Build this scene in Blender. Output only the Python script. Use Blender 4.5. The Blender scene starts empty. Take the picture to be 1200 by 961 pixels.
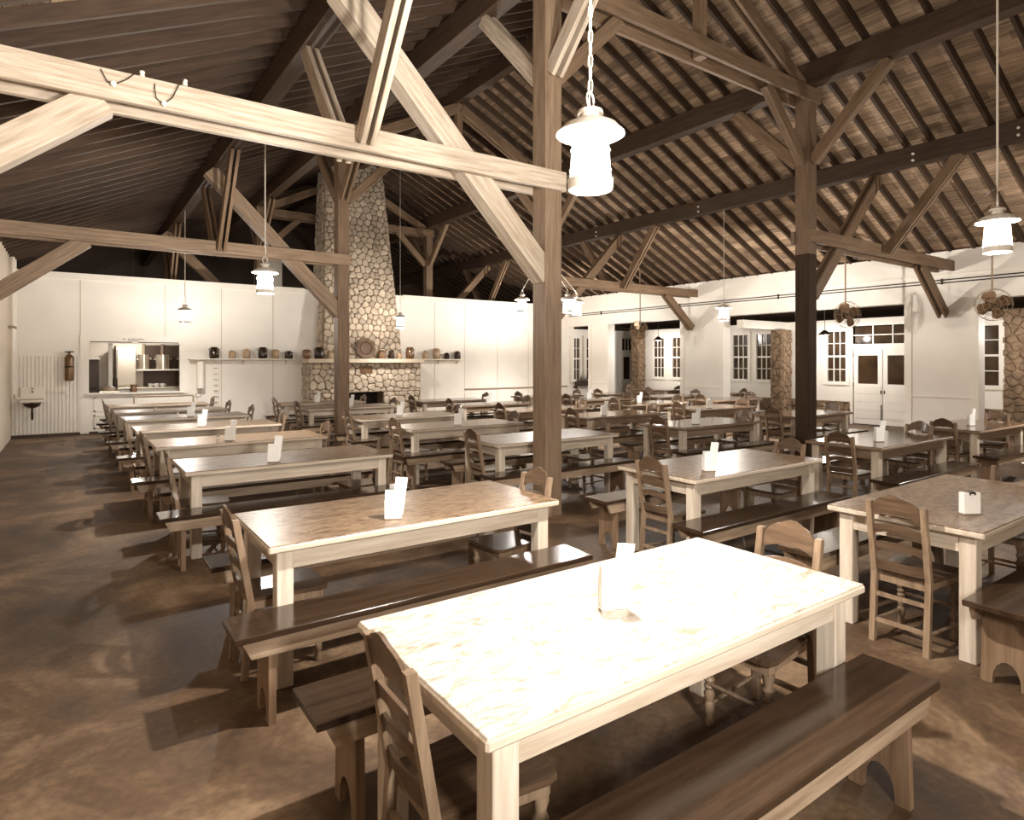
import bpy, bmesh, math, random
from mathutils import Vector, Matrix
random.seed(11)
SC = bpy.context.scene
COL = SC.collection
PI = math.pi

# ------------------------------------------------------------------ camera, world, exposure
cam_d = bpy.data.cameras.new('camera')
cam_d.sensor_width = 36.0
cam_d.lens = 731.6 / 1200 * 36.0
cam_d.shift_y = -(480.5 - 423.6) / 1200
cam_d.clip_start = 0.05
cam = bpy.data.objects.new('camera', cam_d)
COL.objects.link(cam)
cam.location = (0, 0, 1.70)
cam.rotation_euler = (PI / 2, 0, -math.radians(35.17))
SC.camera = cam

world = bpy.data.worlds.new('night')
SC.world = world
world.use_nodes = True
world.node_tree.nodes['Background'].inputs[0].default_value = (0.05, 0.035, 0.02, 1)
world.node_tree.nodes['Background'].inputs[1].default_value = 0.15

SC.view_settings.view_transform = 'Standard'
SC.view_settings.look = 'None'
SC.view_settings.gamma = 1
SC.view_settings.use_curve_mapping = False
SC.view_settings.exposure = 1.15

LAMP_W = 190.0          # power of one hanging lantern


def point_light(name, loc, watts, radius=0.05, parent=None):
    d = bpy.data.lights.new(name, 'POINT')
    d.energy = watts
    d.color = (1.0, 0.965, 0.92)
    d.shadow_soft_size = radius
    o = bpy.data.objects.new(name, d)
    COL.objects.link(o)
    o.location = loc
    if parent:
        o.parent = parent
    return o


# behind the camera: photographer's lamp for tables; added unseen fill spot brightening the roof
for nm, watts, loc, elev, az, size in (('photographer_lamp', 330, (1.0, -0.8, 2.0), 2, -14, 125), ('added_roof_spot', 1400, (2.4, -2.2, 1.6), 42, 16, 100)):
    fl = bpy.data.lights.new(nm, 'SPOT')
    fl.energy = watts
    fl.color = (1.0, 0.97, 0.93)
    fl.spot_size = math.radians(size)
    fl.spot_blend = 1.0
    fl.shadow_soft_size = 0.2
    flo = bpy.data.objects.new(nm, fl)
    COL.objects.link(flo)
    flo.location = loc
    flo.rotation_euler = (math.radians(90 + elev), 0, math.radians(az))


# ------------------------------------------------------------------ materials
def srgb(r, g, b):
    f = lambda c: (c / 255 / 12.92) if c <= 10 else ((c / 255 + 0.055) / 1.055) ** 2.4
    return (f(r), f(g), f(b), 1)


class Mat:
    def __init__(self, name):
        self.m = bpy.data.materials.new(name)
        self.m.use_nodes = True
        self.nt = self.m.node_tree
        self.b = self.nt.nodes['Principled BSDF']

    def n(self, t, **kw):
        nd = self.nt.nodes.new(t)
        for k, v in kw.items():
            setattr(nd, k, v)
        return nd

    def l(self, a, b):
        self.nt.links.new(a, b)


def coords(M, scale):
    tc = M.n('ShaderNodeTexCoord')
    mp = M.n('ShaderNodeMapping')
    mp.inputs['Scale'].default_value = scale
    oi = M.n('ShaderNodeObjectInfo')
    mul = M.n('ShaderNodeMath', operation='MULTIPLY')
    mul.inputs[1].default_value = 37.0
    M.l(oi.outputs['Random'], mul.inputs[0])
    M.l(mul.outputs[0], mp.inputs['Location'])
    M.l(tc.outputs['Object'], mp.inputs['Vector'])
    return mp, oi


def ramp(M, stops):
    r = M.n('ShaderNodeValToRGB')
    el = r.color_ramp.elements
    while len(el) < len(stops):
        el.new(0.5)
    for e, (p, c) in zip(el, stops):
        e.position = p
        e.color = c
    return r


def vary(M, col_out, oi, lo, hi):
    mr = M.n('ShaderNodeMapRange')
    mr.inputs['To Min'].default_value = lo
    mr.inputs['To Max'].default_value = hi
    M.l(oi.outputs['Random'], mr.inputs['Value'])
    hs = M.n('ShaderNodeHueSaturation')
    M.l(mr.outputs[0], hs.inputs['Value'])
    hs.inputs['Saturation'].default_value = 0.9
    M.l(col_out, hs.inputs['Color'])
    return hs.outputs['Color']


def wood(name, c0, c1, axis='x', rough=0.5, var=0.15, scale=1.0, coat=0.0, bump=0.1, spec=0.3, patch=0.0):
    M = Mat(name)
    sc = {'x': (1, 14, 14), 'y': (14, 1, 14), 'z': (14, 14, 1)}[axis]
    mp, oi = coords(M, tuple(s * scale for s in sc))
    nz = M.n('ShaderNodeTexNoise')
    nz.inputs['Scale'].default_value = 2.2
    nz.inputs['Detail'].default_value = 7
    nz.inputs['Roughness'].default_value = 0.62
    M.l(mp.outputs[0], nz.inputs['Vector'])
    r = ramp(M, [(0.28, c0), (0.72, c1)])
    M.l(nz.outputs['Fac'], r.inputs[0])
    c = vary(M, r.outputs[0], oi, 1 - var, 1 + var)
    if patch:                      # each length of board has its own tone
        tc = M.n('ShaderNodeTexCoord')
        m2 = M.n('ShaderNodeMapping')
        m2.inputs['Scale'].default_value = (0.0, 1.0, 0.0)
        cb = M.n('ShaderNodeCombineXYZ')
        ml = M.n('ShaderNodeMath', operation='MULTIPLY')
        ml.inputs[1].default_value = 91.0
        M.l(oi.outputs['Random'], ml.inputs[0])
        M.l(ml.outputs[0], cb.inputs[0])
        M.l(cb.outputs[0], m2.inputs['Location'])
        M.l(tc.outputs['Object'], m2.inputs['Vector'])
        vo = M.n('ShaderNodeTexVoronoi')
        vo.inputs['Scale'].default_value = 0.9
        M.l(m2.outputs[0], vo.inputs['Vector'])
        sp = M.n('ShaderNodeSeparateColor')
        M.l(vo.outputs['Color'], sp.inputs[0])
        mr = M.n('ShaderNodeMapRange')
        mr.inputs['To Min'].default_value = 1 - patch
        mr.inputs['To Max'].default_value = 1 + patch
        M.l(sp.outputs[0], mr.inputs['Value'])
        h2 = M.n('ShaderNodeHueSaturation')
        M.l(mr.outputs[0], h2.inputs['Value'])
        M.l(c, h2.inputs['Color'])
        c = h2.outputs['Color']
    M.l(c, M.b.inputs['Base Color'])
    M.b.inputs['Roughness'].default_value = rough
    M.b.inputs['Coat Weight'].default_value = coat
    M.b.inputs['Coat Roughness'].default_value = 0.15
    M.b.inputs['Specular IOR Level'].default_value = spec
    if bump:
        bp = M.n('ShaderNodeBump')
        bp.inputs['Strength'].default_value = bump
        bp.inputs['Distance'].default_value = 0.004
        M.l(nz.outputs['Fac'], bp.inputs['Height'])
        M.l(bp.outputs[0], M.b.inputs['Normal'])
    return M.m


def plain(name, col, rough=0.5, metal=0.0, noise=0.06, nscale=3.0, var=0.0, bump=0.0, coat=0.0):
    M = Mat(name)
    mp, oi = coords(M, (1, 1, 1))
    nz = M.n('ShaderNodeTexNoise')
    nz.inputs['Scale'].default_value = nscale
    nz.inputs['Detail'].default_value = 6
    M.l(mp.outputs[0], nz.inputs['Vector'])
    lo = tuple(c * (1 - noise * 2) for c in col[:3]) + (1,)
    r = ramp(M, [(0.3, lo), (0.7, col)])
    M.l(nz.outputs['Fac'], r.inputs[0])
    c = vary(M, r.outputs[0], oi, 1 - var, 1 + var) if var else r.outputs[0]
    M.l(c, M.b.inputs['Base Color'])
    M.b.inputs['Roughness'].default_value = rough
    M.b.inputs['Metallic'].default_value = metal
    M.b.inputs['Coat Weight'].default_value = coat
    if bump:
        bp = M.n('ShaderNodeBump')
        bp.inputs['Strength'].default_value = bump
        bp.inputs['Distance'].default_value = 0.01
        M.l(nz.outputs['Fac'], bp.inputs['Height'])
        M.l(bp.outputs[0], M.b.inputs['Normal'])
    return M.m


def concrete():
    M = Mat('concrete floor')
    tc = M.n('ShaderNodeTexCoord')
    n1 = M.n('ShaderNodeTexNoise')
    n1.inputs['Scale'].default_value = 1.1
    n1.inputs['Detail'].default_value = 9
    n1.inputs['Roughness'].default_value = 0.68
    n1.inputs['Distortion'].default_value = 0.6
    n2 = M.n('ShaderNodeTexNoise')
    n2.inputs['Scale'].default_value = 26
    n2.inputs['Detail'].default_value = 4
    mp = M.n('ShaderNodeMapping')
    mp.inputs['Scale'].default_value = (1, 1, 1)
    M.l(tc.outputs['Object'], mp.inputs[0])
    M.l(mp.outputs[0], n1.inputs['Vector'])
    M.l(mp.outputs[0], n2.inputs['Vector'])
    r1 = ramp(M, [(0.32, srgb(56, 40, 26)), (0.5, srgb(94, 71, 49)), (0.74, srgb(156, 129, 100))])
    r2 = ramp(M, [(0.3, (0.72, 0.72, 0.72, 1)), (0.7, (1.12, 1.12, 1.12, 1))])
    M.l(n1.outputs['Fac'], r1.inputs[0])
    M.l(n2.outputs['Fac'], r2.inputs[0])
    mx = M.n('ShaderNodeMix', data_type='RGBA', blend_type='MULTIPLY')
    mx.inputs['Factor'].default_value = 1
    M.l(r1.outputs[0], mx.inputs[6])
    M.l(r2.outputs[0], mx.inputs[7])
    M.l(mx.outputs[2], M.b.inputs['Base Color'])
    rr = M.n('ShaderNodeMapRange')
    rr.inputs['To Min'].default_value = 0.48
    rr.inputs['To Max'].default_value = 0.75
    M.l(n1.outputs['Fac'], rr.inputs['Value'])
    M.l(rr.outputs[0], M.b.inputs['Roughness'])
    return M.m


def marbled_top(name, cols, rough=0.32):
    M = Mat(name)
    mp, oi = coords(M, (1.0, 2.4, 1))
    n1 = M.n('ShaderNodeTexNoise')
    n1.inputs['Scale'].default_value = 10
    n1.inputs['Detail'].default_value = 9
    n1.inputs['Roughness'].default_value = 0.75
    n1.inputs['Distortion'].default_value = 0.9
    M.l(mp.outputs[0], n1.inputs['Vector'])
    r = ramp(M, [(p, srgb(*c)) for p, c in zip((0.39, 0.46, 0.53, 0.63), cols)])
    M.l(n1.outputs['Fac'], r.inputs[0])
    M.l(r.outputs[0], M.b.inputs['Base Color'])
    M.b.inputs['Roughness'].default_value = rough
    M.b.inputs['Specular IOR Level'].default_value = 0.35
    return M.m


def lantern_glass(strength):
    M = Mat('lit lantern glass')
    em = M.n('ShaderNodeEmission')
    em.inputs[0].default_value = (1.0, 0.93, 0.82, 1)
    em.inputs[1].default_value = strength
    tr = M.n('ShaderNodeBsdfTransparent')
    tr.inputs[0].default_value = (1, 0.98, 0.95, 1)
    mx = M.n('ShaderNodeMixShader')
    mx.inputs[0].default_value = 0.35
    M.l(tr.outputs[0], mx.inputs[1])
    M.l(em.outputs[0], mx.inputs[2])
    M.l(mx.outputs[0], M.nt.nodes['Material Output'].inputs['Surface'])
    return M.m


def bulb_mat():
    M = Mat('lit bulb')
    M.b.inputs['Emission Color'].default_value = (1, 0.94, 0.84, 1)
    M.b.inputs['Emission Strength'].default_value = 12
    M.b.inputs['Base Color'].default_value = (1, 0.95, 0.9, 1)
    return M.m


def dark_glass():
    M = Mat('night window glass')
    mp, oi = coords(M, (1, 1, 1))
    nz = M.n('ShaderNodeTexNoise')
    nz.inputs['Scale'].default_value = 2
    M.l(mp.outputs[0], nz.inputs['Vector'])
    r = ramp(M, [(0.3, srgb(46, 32, 20)), (0.7, srgb(72, 53, 36))])
    M.l(nz.outputs['Fac'], r.inputs[0])
    M.l(r.outputs[0], M.b.inputs['Base Color'])
    M.b.inputs['Roughness'].default_value = 0.08
    return M.m


MT = {}
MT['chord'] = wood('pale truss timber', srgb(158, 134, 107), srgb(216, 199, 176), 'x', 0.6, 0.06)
MT['chordbrown'] = wood('darker brown truss timber', srgb(112, 88, 64), srgb(158, 132, 104), 'x', 0.6, 0.06)  # darker brown for the chimney-side chord of the second truss
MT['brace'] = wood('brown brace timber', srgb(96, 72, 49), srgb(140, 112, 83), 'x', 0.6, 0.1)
MT['post'] = wood('dark post timber', srgb(94, 70, 49), srgb(132, 105, 79), 'z', 0.5, 0.06)
MT['posttan'] = wood('brown post timber', srgb(112, 87, 63), srgb(152, 126, 98), 'z', 0.5, 0.05)
MT['postdark'] = wood('dark painted post foot', srgb(54, 38, 25), srgb(74, 54, 37), 'z', 0.7, 0.05, spec=0.12)
MT['purlin'] = wood('dark purlin timber', srgb(58, 41, 27), srgb(84, 62, 43), 'y', 0.6, 0.08)
MT['rafter'] = wood('dark rafter timber', srgb(56, 40, 27), srgb(82, 61, 43), 'x', 0.65, 0.14)
MT['board'] = wood('roof sheathing board', srgb(112, 85, 60), srgb(188, 159, 127), 'y', 0.7, 0.12, scale=0.8, patch=0.36)
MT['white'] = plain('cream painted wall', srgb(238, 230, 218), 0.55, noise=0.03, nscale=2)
MT['white2'] = plain('darker cream board wall', srgb(214, 200, 181), 0.6, noise=0.03, nscale=2)  # a darker cream for the side, front and kitchen walls
MT['trimw'] = plain('cream painted trim', srgb(238, 230, 217), 0.45, noise=0.02)
MT['joint'] = plain('board joint', srgb(206, 192, 172), 0.7)
MT['darkbase'] = plain('dark base board', srgb(70, 50, 34), 0.6)
MT['top'] = marbled_top('tan marbled table top', ((80, 59, 41), (112, 89, 66), (132, 108, 84), (150, 128, 104)))
MT['topshade'] = marbled_top('shade-toned polished table top', ((58, 42, 28), (82, 62, 44), (96, 74, 54), (112, 89, 67)), 0.12)  # dimmer light on the far rows is put into this darker colour
MT['apron_shade_x'] = wood('shade-toned table apron x', srgb(118, 92, 67), srgb(160, 134, 106), 'x', 0.42, 0.07)  # far-row shade put into the apron and edge colour
MT['apron_shade_y'] = wood('shade-toned table apron y', srgb(118, 92, 67), srgb(160, 134, 106), 'y', 0.42, 0.07)
MT['toplit'] = marbled_top('lit-toned marbled table top', ((150, 132, 112), (180, 166, 149), (196, 185, 170), (206, 197, 184)))  # the front table's bright light is put into this paler colour
MT['tframe_x'] = wood('pale table wood x', srgb(176, 154, 128), srgb(216, 200, 178), 'x', 0.42, 0.07)
MT['tframe_y'] = wood('pale table wood y', srgb(176, 154, 128), srgb(216, 200, 178), 'y', 0.42, 0.07)
MT['tframe_z'] = wood('pale table wood z', srgb(180, 159, 134), srgb(220, 205, 184), 'z', 0.42, 0.07)
MT['bench'] = wood('dark polished bench', srgb(42, 29, 18), srgb(70, 50, 33), 'x', 0.16, 0.16, coat=0.3, bump=0.05)
MT['benchside'] = wood('bench skirt wood', srgb(128, 101, 74), srgb(182, 157, 128), 'x', 0.4, 0.1)
MT['benchleg'] = wood('bench end board', srgb(100, 75, 50), srgb(150, 120, 90), 'z', 0.45, 0.1)
MT['chair'] = wood('chair wood', srgb(104, 80, 57), srgb(156, 130, 101), 'z', 0.32, 0.14, coat=0.2, bump=0.04)
MT['seat'] = wood('chair seat wood', srgb(60, 42, 27), srgb(98, 74, 52), 'x', 0.22, 0.1, coat=0.4, bump=0.03)
MT['slat'] = wood('chair slat wood', srgb(70, 51, 34), srgb(114, 88, 64), 'y', 0.28, 0.1, coat=0.3, bump=0.03)
MT['paper'] = plain('white paper', srgb(246, 242, 235), 0.6, noise=0.01)
MT['mortar'] = plain('mortar', srgb(146, 120, 94), 0.9, noise=0.2, nscale=8)
MT['stone'] = plain('field stone', srgb(206, 186, 160), 0.85, noise=0.2, nscale=6, var=0.22, bump=0.4)
MT['stone2'] = plain('rough rubble stone', srgb(150, 124, 97), 0.85, noise=0.3, nscale=7, bump=0.6)
MT['mantel'] = plain('pale mantel slab', srgb(208, 190, 166), 0.6, noise=0.05)
MT['metal'] = plain('white enamel lantern metal', srgb(226, 216, 200), 0.35, noise=0.05)
MT['darkmetal'] = plain('dark iron', srgb(58, 42, 29), 0.45, metal=0.3, noise=0.1)
MT['lglass'] = lantern_glass(3.2)
MT['bulb'] = bulb_mat()
MT['glass'] = dark_glass()
MT['floor'] = concrete()
MT['black'] = plain('firebox black', srgb(24, 16, 10), 0.9)  # near-black for the back of the firebox
MT['crockdark'] = plain('dark glazed stoneware', srgb(54, 37, 24), 0.15, noise=0.2, nscale=5)
MT['crockbrown'] = plain('brown glazed stoneware', srgb(120, 88, 60), 0.18, noise=0.2, nscale=5)
MT['crocktan'] = plain('tan stoneware', srgb(182, 152, 118), 0.25, noise=0.15, nscale=5)
MT['copper'] = plain('dull copper platter', srgb(106, 77, 52), 0.6, metal=0.0, noise=0.2)
MT['tin'] = plain('bright tin', srgb(206, 192, 172), 0.25, metal=0.7, noise=0.05)
MT['brass'] = plain('dull brass', srgb(120, 92, 64), 0.35, metal=0.5, noise=0.1)
MT['porcelain'] = plain('porcelain', srgb(232, 222, 208), 0.2, noise=0.02)
MT['grey'] = plain('grey brown paint', srgb(150, 128, 104), 0.5)
MT['leaf'] = plain('dark leaves', srgb(70, 54, 36), 0.6, var=0.2)
MT['clearglass'] = plain('salt glass', srgb(225, 215, 200), 0.1)


# ------------------------------------------------------------------ mesh helpers
class B:
    def __init__(self):
        self.v = []
        self.f = []

    def add(self, vs, fs):
        o = len(self.v)
        self.v += [tuple(p) for p in vs]
        self.f += [tuple(i + o for i in f) for f in fs]
        return self

    def box(self, x0, x1, y0, y1, z0, z1):
        vs = [(x, y, z) for z in (z0, z1) for y in (y0, y1) for x in (x0, x1)]
        return self.add(vs, [(0, 2, 3, 1), (4, 5, 7, 6), (0, 1, 5, 4), (2, 6, 7, 3), (0, 4, 6, 2), (1, 3, 7, 5)])

    def cbox(self, x0, x1, y0, y1, z0, z1, c=0.006):
        bm = bmesh.new()
        bmesh.ops.create_cube(bm, size=1)
        for v in bm.verts:
            v.co = Vector(((x0 + x1) / 2 + v.co.x * (x1 - x0), (y0 + y1) / 2 + v.co.y * (y1 - y0),
                           (z0 + z1) / 2 + v.co.z * (z1 - z0)))
        bmesh.ops.bevel(bm, geom=bm.edges[:], offset=c, segments=1, affect='EDGES')
        bm.verts.index_update()
        self.add([v.co[:] for v in bm.verts], [[v.index for v in f.verts] for f in bm.faces])
        bm.free()
        return self

    def prism(self, poly, axis, a, b):
        """poly of 2-D points extruded along axis 'x','y','z' from a to b"""
        def P(p, t):
            return {'x': (t, p[0], p[1]), 'y': (p[0], t, p[1]), 'z': (p[0], p[1], t)}[axis]
        n = len(poly)
        vs = [P(p, a) for p in poly] + [P(p, b) for p in poly]
        fs = [tuple(range(n))[::-1], tuple(range(n, 2 * n))]
        for i in range(n):
            j = (i + 1) % n
            fs.append((i, j, j + n, i + n))
        return self.add(vs, fs)

    def lathe(self, prof, n=12, c=(0, 0, 0), cap=True):
        vs = []
        for r, z in prof:
            for k in range(n):
                a = 2 * PI * k / n
                vs.append((c[0] + r * math.cos(a), c[1] + r * math.sin(a), c[2] + z))
        fs = []
        for i in range(len(prof) - 1):
            for k in range(n):
                k2 = (k + 1) % n
                fs.append((i * n + k, i * n + k2, (i + 1) * n + k2, (i + 1) * n + k))
        if cap:
            fs.append(tuple(range(n))[::-1])
            fs.append(tuple(range((len(prof) - 1) * n, len(prof) * n)))
        return self.add(vs, fs)

    def tube(self, pts, r, n=6, closed=False):
        pts = [Vector(p) for p in pts]
        m = len(pts)
        vs = []
        for i, p in enumerate(pts):
            if closed:
                t = pts[(i + 1) % m] - pts[i - 1]
            else:
                t = pts[min(i + 1, m - 1)] - pts[max(i - 1, 0)]
            t.normalize()
            u = t.cross(Vector((0, 0, 1)))
            if u.length < 0.05:
                u = t.cross(Vector((1, 0, 0)))
            u.normalize()
            w = t.cross(u)
            rr = r[i] if isinstance(r, (list, tuple)) else r
            for k in range(n):
                a = 2 * PI * k / n
                vs.append(p + (u * math.cos(a) + w * math.sin(a)) * rr)
        fs = []
        for i in range(m if closed else m - 1):
            i2 = (i + 1) % m
            for k in range(n):
                k2 = (k + 1) % n
                fs.append((i * n + k, i * n + k2, i2 * n + k2, i2 * n + k))
        if not closed:
            fs.append(tuple(range(n))[::-1])
            fs.append(tuple(range((m - 1) * n, m * n)))
        return self.add(vs, fs)

    def ring(self, c, R, r, axis='z', n=16, m=6):
        pts = []
        for k in range(n):
            a = 2 * PI * k / n
            x, y = R * math.cos(a), R * math.sin(a)
            pts.append({'z': (c[0] + x, c[1] + y, c[2]), 'y': (c[0] + x, c[1], c[2] + y), 'x': (c[0], c[1] + x, c[2] + y)}[axis])
        return self.tube(pts, r, m, True)

    def mesh(self, name, mat, smooth=False):
        me = bpy.data.meshes.new(name)
        me.from_pydata(self.v, [], self.f)
        bm = bmesh.new()
        bm.from_mesh(me)
        bmesh.ops.recalc_face_normals(bm, faces=bm.faces[:])
        bm.to_mesh(me)
        bm.free()
        me.materials.append(MT[mat])
        if smooth:
            for p in me.polygons:
                p.use_smooth = True
            try:
                me.set_sharp_from_angle(angle=math.radians(40))
            except Exception:
                pass
        me.update()
        return me


def put(name, mesh, parent=None, loc=(0, 0, 0), rot=None):
    o = bpy.data.objects.new(name, mesh)
    COL.objects.link(o)
    if rot is not None:
        o.rotation_euler = rot
    o.location = loc
    if parent is not None:
        o.parent = parent
    return o


def part(name, b, mat, parent, loc=(0, 0, 0), rot=None, smooth=False, label=None):
    o = put(name, b.mesh(name, mat, smooth), parent, loc, rot)
    if label:
        o['label'] = label
    return o


def tag(o, label, cat, group=None):
    o['label'] = label
    o['category'] = cat
    if group:
        o['group'] = group
    return o


def thing(name, label, cat, loc=(0, 0, 0), rotz=0.0, group=None):
    o = bpy.data.objects.new(name, None)
    o.empty_display_size = 0.1
    COL.objects.link(o)
    o.location = loc
    o.rotation_euler = (0, 0, rotz)
    return tag(o, label, cat, group)


def struct(name, b, mat, label=None, parent=None):
    o = put(name, b.mesh(name, mat), parent)
    o['kind'] = 'structure'
    if label:
        o['label'] = label
    return o


def dup(root, loc, rotz, label, group=None):
    def cp(o, par):
        c = o.copy()
        COL.objects.link(c)
        c.parent = par
        for ch in list(o.children):
            cp(ch, c)
        return c
    r = cp(root, None)
    r.location = loc
    r.rotation_euler = (0, 0, rotz)
    r['label'] = label
    if group:
        r['group'] = group
    return r


def member(name, p0, p1, w, h, mat, parent):
    """straight timber from p0 to p1 (world), grain along its length; w across (horizontal), h deep"""
    p0, p1 = Vector(p0), Vector(p1)
    d = p1 - p0
    L = d.length
    x = d.normalized()
    y = Vector((0, 0, 1)).cross(x)
    if y.length < 1e-4:
        y = Vector((0, 1, 0))
    y.normalize()
    z = x.cross(y)
    b = B().cbox(0, L, -w / 2, w / 2, -h / 2, h / 2, 0.005)
    o = put(name, b.mesh(name, mat), parent)
    M = Matrix((x, y, z)).transposed().to_4x4()
    off = parent.location if parent is not None else Vector((0, 0, 0))
    M.translation = p0 - off
    o.matrix_local = M
    return o


# ------------------------------------------------------------------ dimensions
XL, XR = -1.10, 14.90          # side walls of the hall
XO = 17.40                     # outer wall of the porch aisle
YB = 17.60                     # kitchen partition
YF, YE = -6.5, 25.5            # extent of the roof
RIDGE = 6.95
TAN = 0.466
CA, SA = 1 / math.sqrt(1 + TAN * TAN), TAN / math.sqrt(1 + TAN * TAN)


def zu(x):                     # underside of the rafters
    return 3.98 + TAN * ((XR - x) if x > RIDGE else (x - (2 * RIDGE - XR)))


# ------------------------------------------------------------------ floor and walls
struct('floor', B().box(XL - 0.3, 19.2, YF - 0.3, YE + 0.3, -0.12, 0), 'floor', 'dark mottled concrete floor')

# left wall and the wall behind the camera
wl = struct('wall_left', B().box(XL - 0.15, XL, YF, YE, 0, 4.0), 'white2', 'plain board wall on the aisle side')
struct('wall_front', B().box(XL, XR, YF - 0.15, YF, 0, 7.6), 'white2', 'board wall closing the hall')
struct('wall_far', B().box(XL, XR, YE, YE + 0.15, 0, 7.6), 'darkbase', 'dark end wall beyond the kitchen')

# kitchen partition with its serving hatch
H0, H1, HZ0, HZ1 = 0.32, 2.21, 0.96, 2.13
PT = 3.72
b = B()
b.box(XL, H0, YB, YB + 0.12, 0, PT)
b.box(H1, XR, YB, YB + 0.12, 0, PT)
b.box(H0, H1, YB, YB + 0.12, 0, HZ0)
b.box(H0, H1, YB, YB + 0.12, HZ1, PT)
wb = struct('wall_back', b, 'white', 'cream board partition in front of the kitchen')
struct('trim_1', B().box(XL, 5.3, YB - 0.035, YB + 0.14, PT - 0.12, PT + 0.02), 'trimw', 'cap board along the partition top', None)
struct('trim_2', B().box(8.3, XR, YB - 0.035, YB + 0.14, PT - 0.12, PT + 0.02), 'trimw', 'cap board along the partition top', None)
for i, x in enumerate((0.16, 1.88, 3.17, 4.46, 9.4, 10.5, 11.8, 13.1)):
    o = part('batten', B().box(x - 0.008, x + 0.008, YB - 0.006, YB + 0.01, 2.3 if x < 2.3 else 0.05, PT - 0.13), 'joint', wb)
# bead-board panel left of the hatch, one strip at a time
x = XL + 0.0
n = 0
while x < 0.12:
    part('bead_board', B().prism([(x + 0.004, YB), (x + 0.004, YB - 0.012), (x + 0.012, YB - 0.02), (x + 0.06, YB - 0.02), (x + 0.066, YB)], 'z', 0.07, 1.83), 'trimw', wb)
    x += 0.07
part('bead_cap', B().box(XL, 0.15, YB - 0.03, YB, 1.83, 1.86), 'trimw', wb)
# hatch casing
part('hatch_casing', B().box(0.15, H0, YB - 0.03, YB, 0.02, 2.27).box(H1, 2.38, YB - 0.03, YB, 0.9, 2.27)
     .box(H0, H1, YB - 0.03, YB, HZ1, 2.27).box(0.15, 2.40, YB - 0.04, YB, 2.27, 2.31), 'trimw', wb)
part('hatch_sill', B().box(0.28, 2.28, YB - 0.12, YB + 0.3, HZ0 - 0.035, HZ0), 'trimw', wb)
part('hatch_track', B().box(0.34, 1.18, YB - 0.04, YB - 0.031, 2.15, 2.17).box(1.30, 2.18, YB - 0.04, YB - 0.031, 2.15, 2.17), 'darkmetal', wb)
for z0, z1 in ((0.52, 0.86), (0.12, 0.44)):
    for x0, x1 in ((0.42, 1.12), (1.28, 2.05)):
        part('hatch_panel', B().box(x0, x1, YB - 0.012, YB, z0, z0 + 0.03).box(x0, x1, YB - 0.012, YB, z1 - 0.03, z1)
             .box(x0, x0 + 0.03, YB - 0.012, YB, z0, z1).box(x1 - 0.03, x1, YB - 0.012, YB, z0, z1), 'trimw', wb)
# the small unreadable line of lettering above the hatch
bm_ = B()
xx = 0.99
for k, wdt in enumerate((0.035, 0.02, 0.0, 0.03, 0.02, 0.035, 0.03, 0.02, 0.03, 0.035, 0.025, 0.03)):
    if wdt:
        bm_.box(xx, xx + wdt * 0.8, YB - 0.034, YB - 0.03, 2.225, 2.245)
    xx += 0.036
for k in range(6):
    bm_.box(1.10 + k * 0.036, 1.124 + k * 0.036, YB - 0.034, YB - 0.03, 2.19, 2.205)
part('hatch_lettering', bm_, 'darkmetal', wb)
struct('baseboard_back', B().box(XL, 5.0, YB - 0.02, YB, 0, 0.06), 'darkbase')
# low dado on the right of the chimney
part('dado_rail', B().box(10.5, XR - 0.02, YB - 0.03, YB, 0.77, 0.81), 'grey', wb)

# kitchen behind the hatch
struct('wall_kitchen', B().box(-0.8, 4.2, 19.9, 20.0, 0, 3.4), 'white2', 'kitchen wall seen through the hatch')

# right wall: piers and header
b = B()
OPEN = [(16.45, 17.6), (12.38, 15.46), (6.22, 10.87), (1.2, 4.85)]
OZ = 2.97
edges = [YF] + sorted(sum([[a, c] for a, c in OPEN], [])) + [YE]
b.box(XR, XR + 0.3, YF, YE, OZ, 4.0)
for i in range(0, len(edges), 2):
    b.box(XR, XR + 0.3, edges[i], edges[i + 1], 0, OZ)
wr = struct('wall_right', b, 'white', 'cream wall with wide openings into the porch aisle')
for a, c in ((10.87, 12.38), (4.85, 6.22), (15.46, 16.45)):
    part('pier_trim', B().box(XR - 0.025, XR, a + 0.0, a + 0.14, 0, OZ).box(XR - 0.025, XR, c - 0.14, c, 0, OZ), 'trimw', wr)
    part('chair_rail', B().box(XR - 0.03, XR, a + 0.14, c - 0.14, 0.94, 0.97), 'trimw', wr)
part('plate_board', B().box(XR - 0.03, XR, YF, YB - 0.04, 3.50, 3.53), 'trimw', wr)
# porch aisle shell
def outer_wall():
    b = B()
    wins = [(15.15, 15.72), (14.25, 14.85), (11.75, 12.36), (10.95, 11.53), (8.70, 9.30), (5.23, 5.95)]
    wins = sorted(wins)
    door = (7.05, 8.55)
    ys = 0.5
    segs = sorted([(a, c, 1.10, 2.58) for a, c in wins] + [(door[0], door[1], 0.0, 2.66)])
    y = 5.2
    for a, c, z0, z1 in segs:
        if a > y:
            b.box(XO, XO + 0.15, y, a, 0.6 if not (a == door[0] or y == door[1]) else 0.0, 2.86)
        if z0 > 0.6:
            b.box(XO, XO + 0.15, a, c, 0.6, z0)
        b.box(XO, XO + 0.15, a, c, z1, 2.86)
        y = max(y, c)
    b.box(XO, XO + 0.15, y, 16.4, 0.6, 2.86)
    return b, wins, door
b, WINS, DOOR = outer_wall()
wo = struct('wall_porch', b, 'white', 'cream outer wall of the porch aisle')
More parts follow.
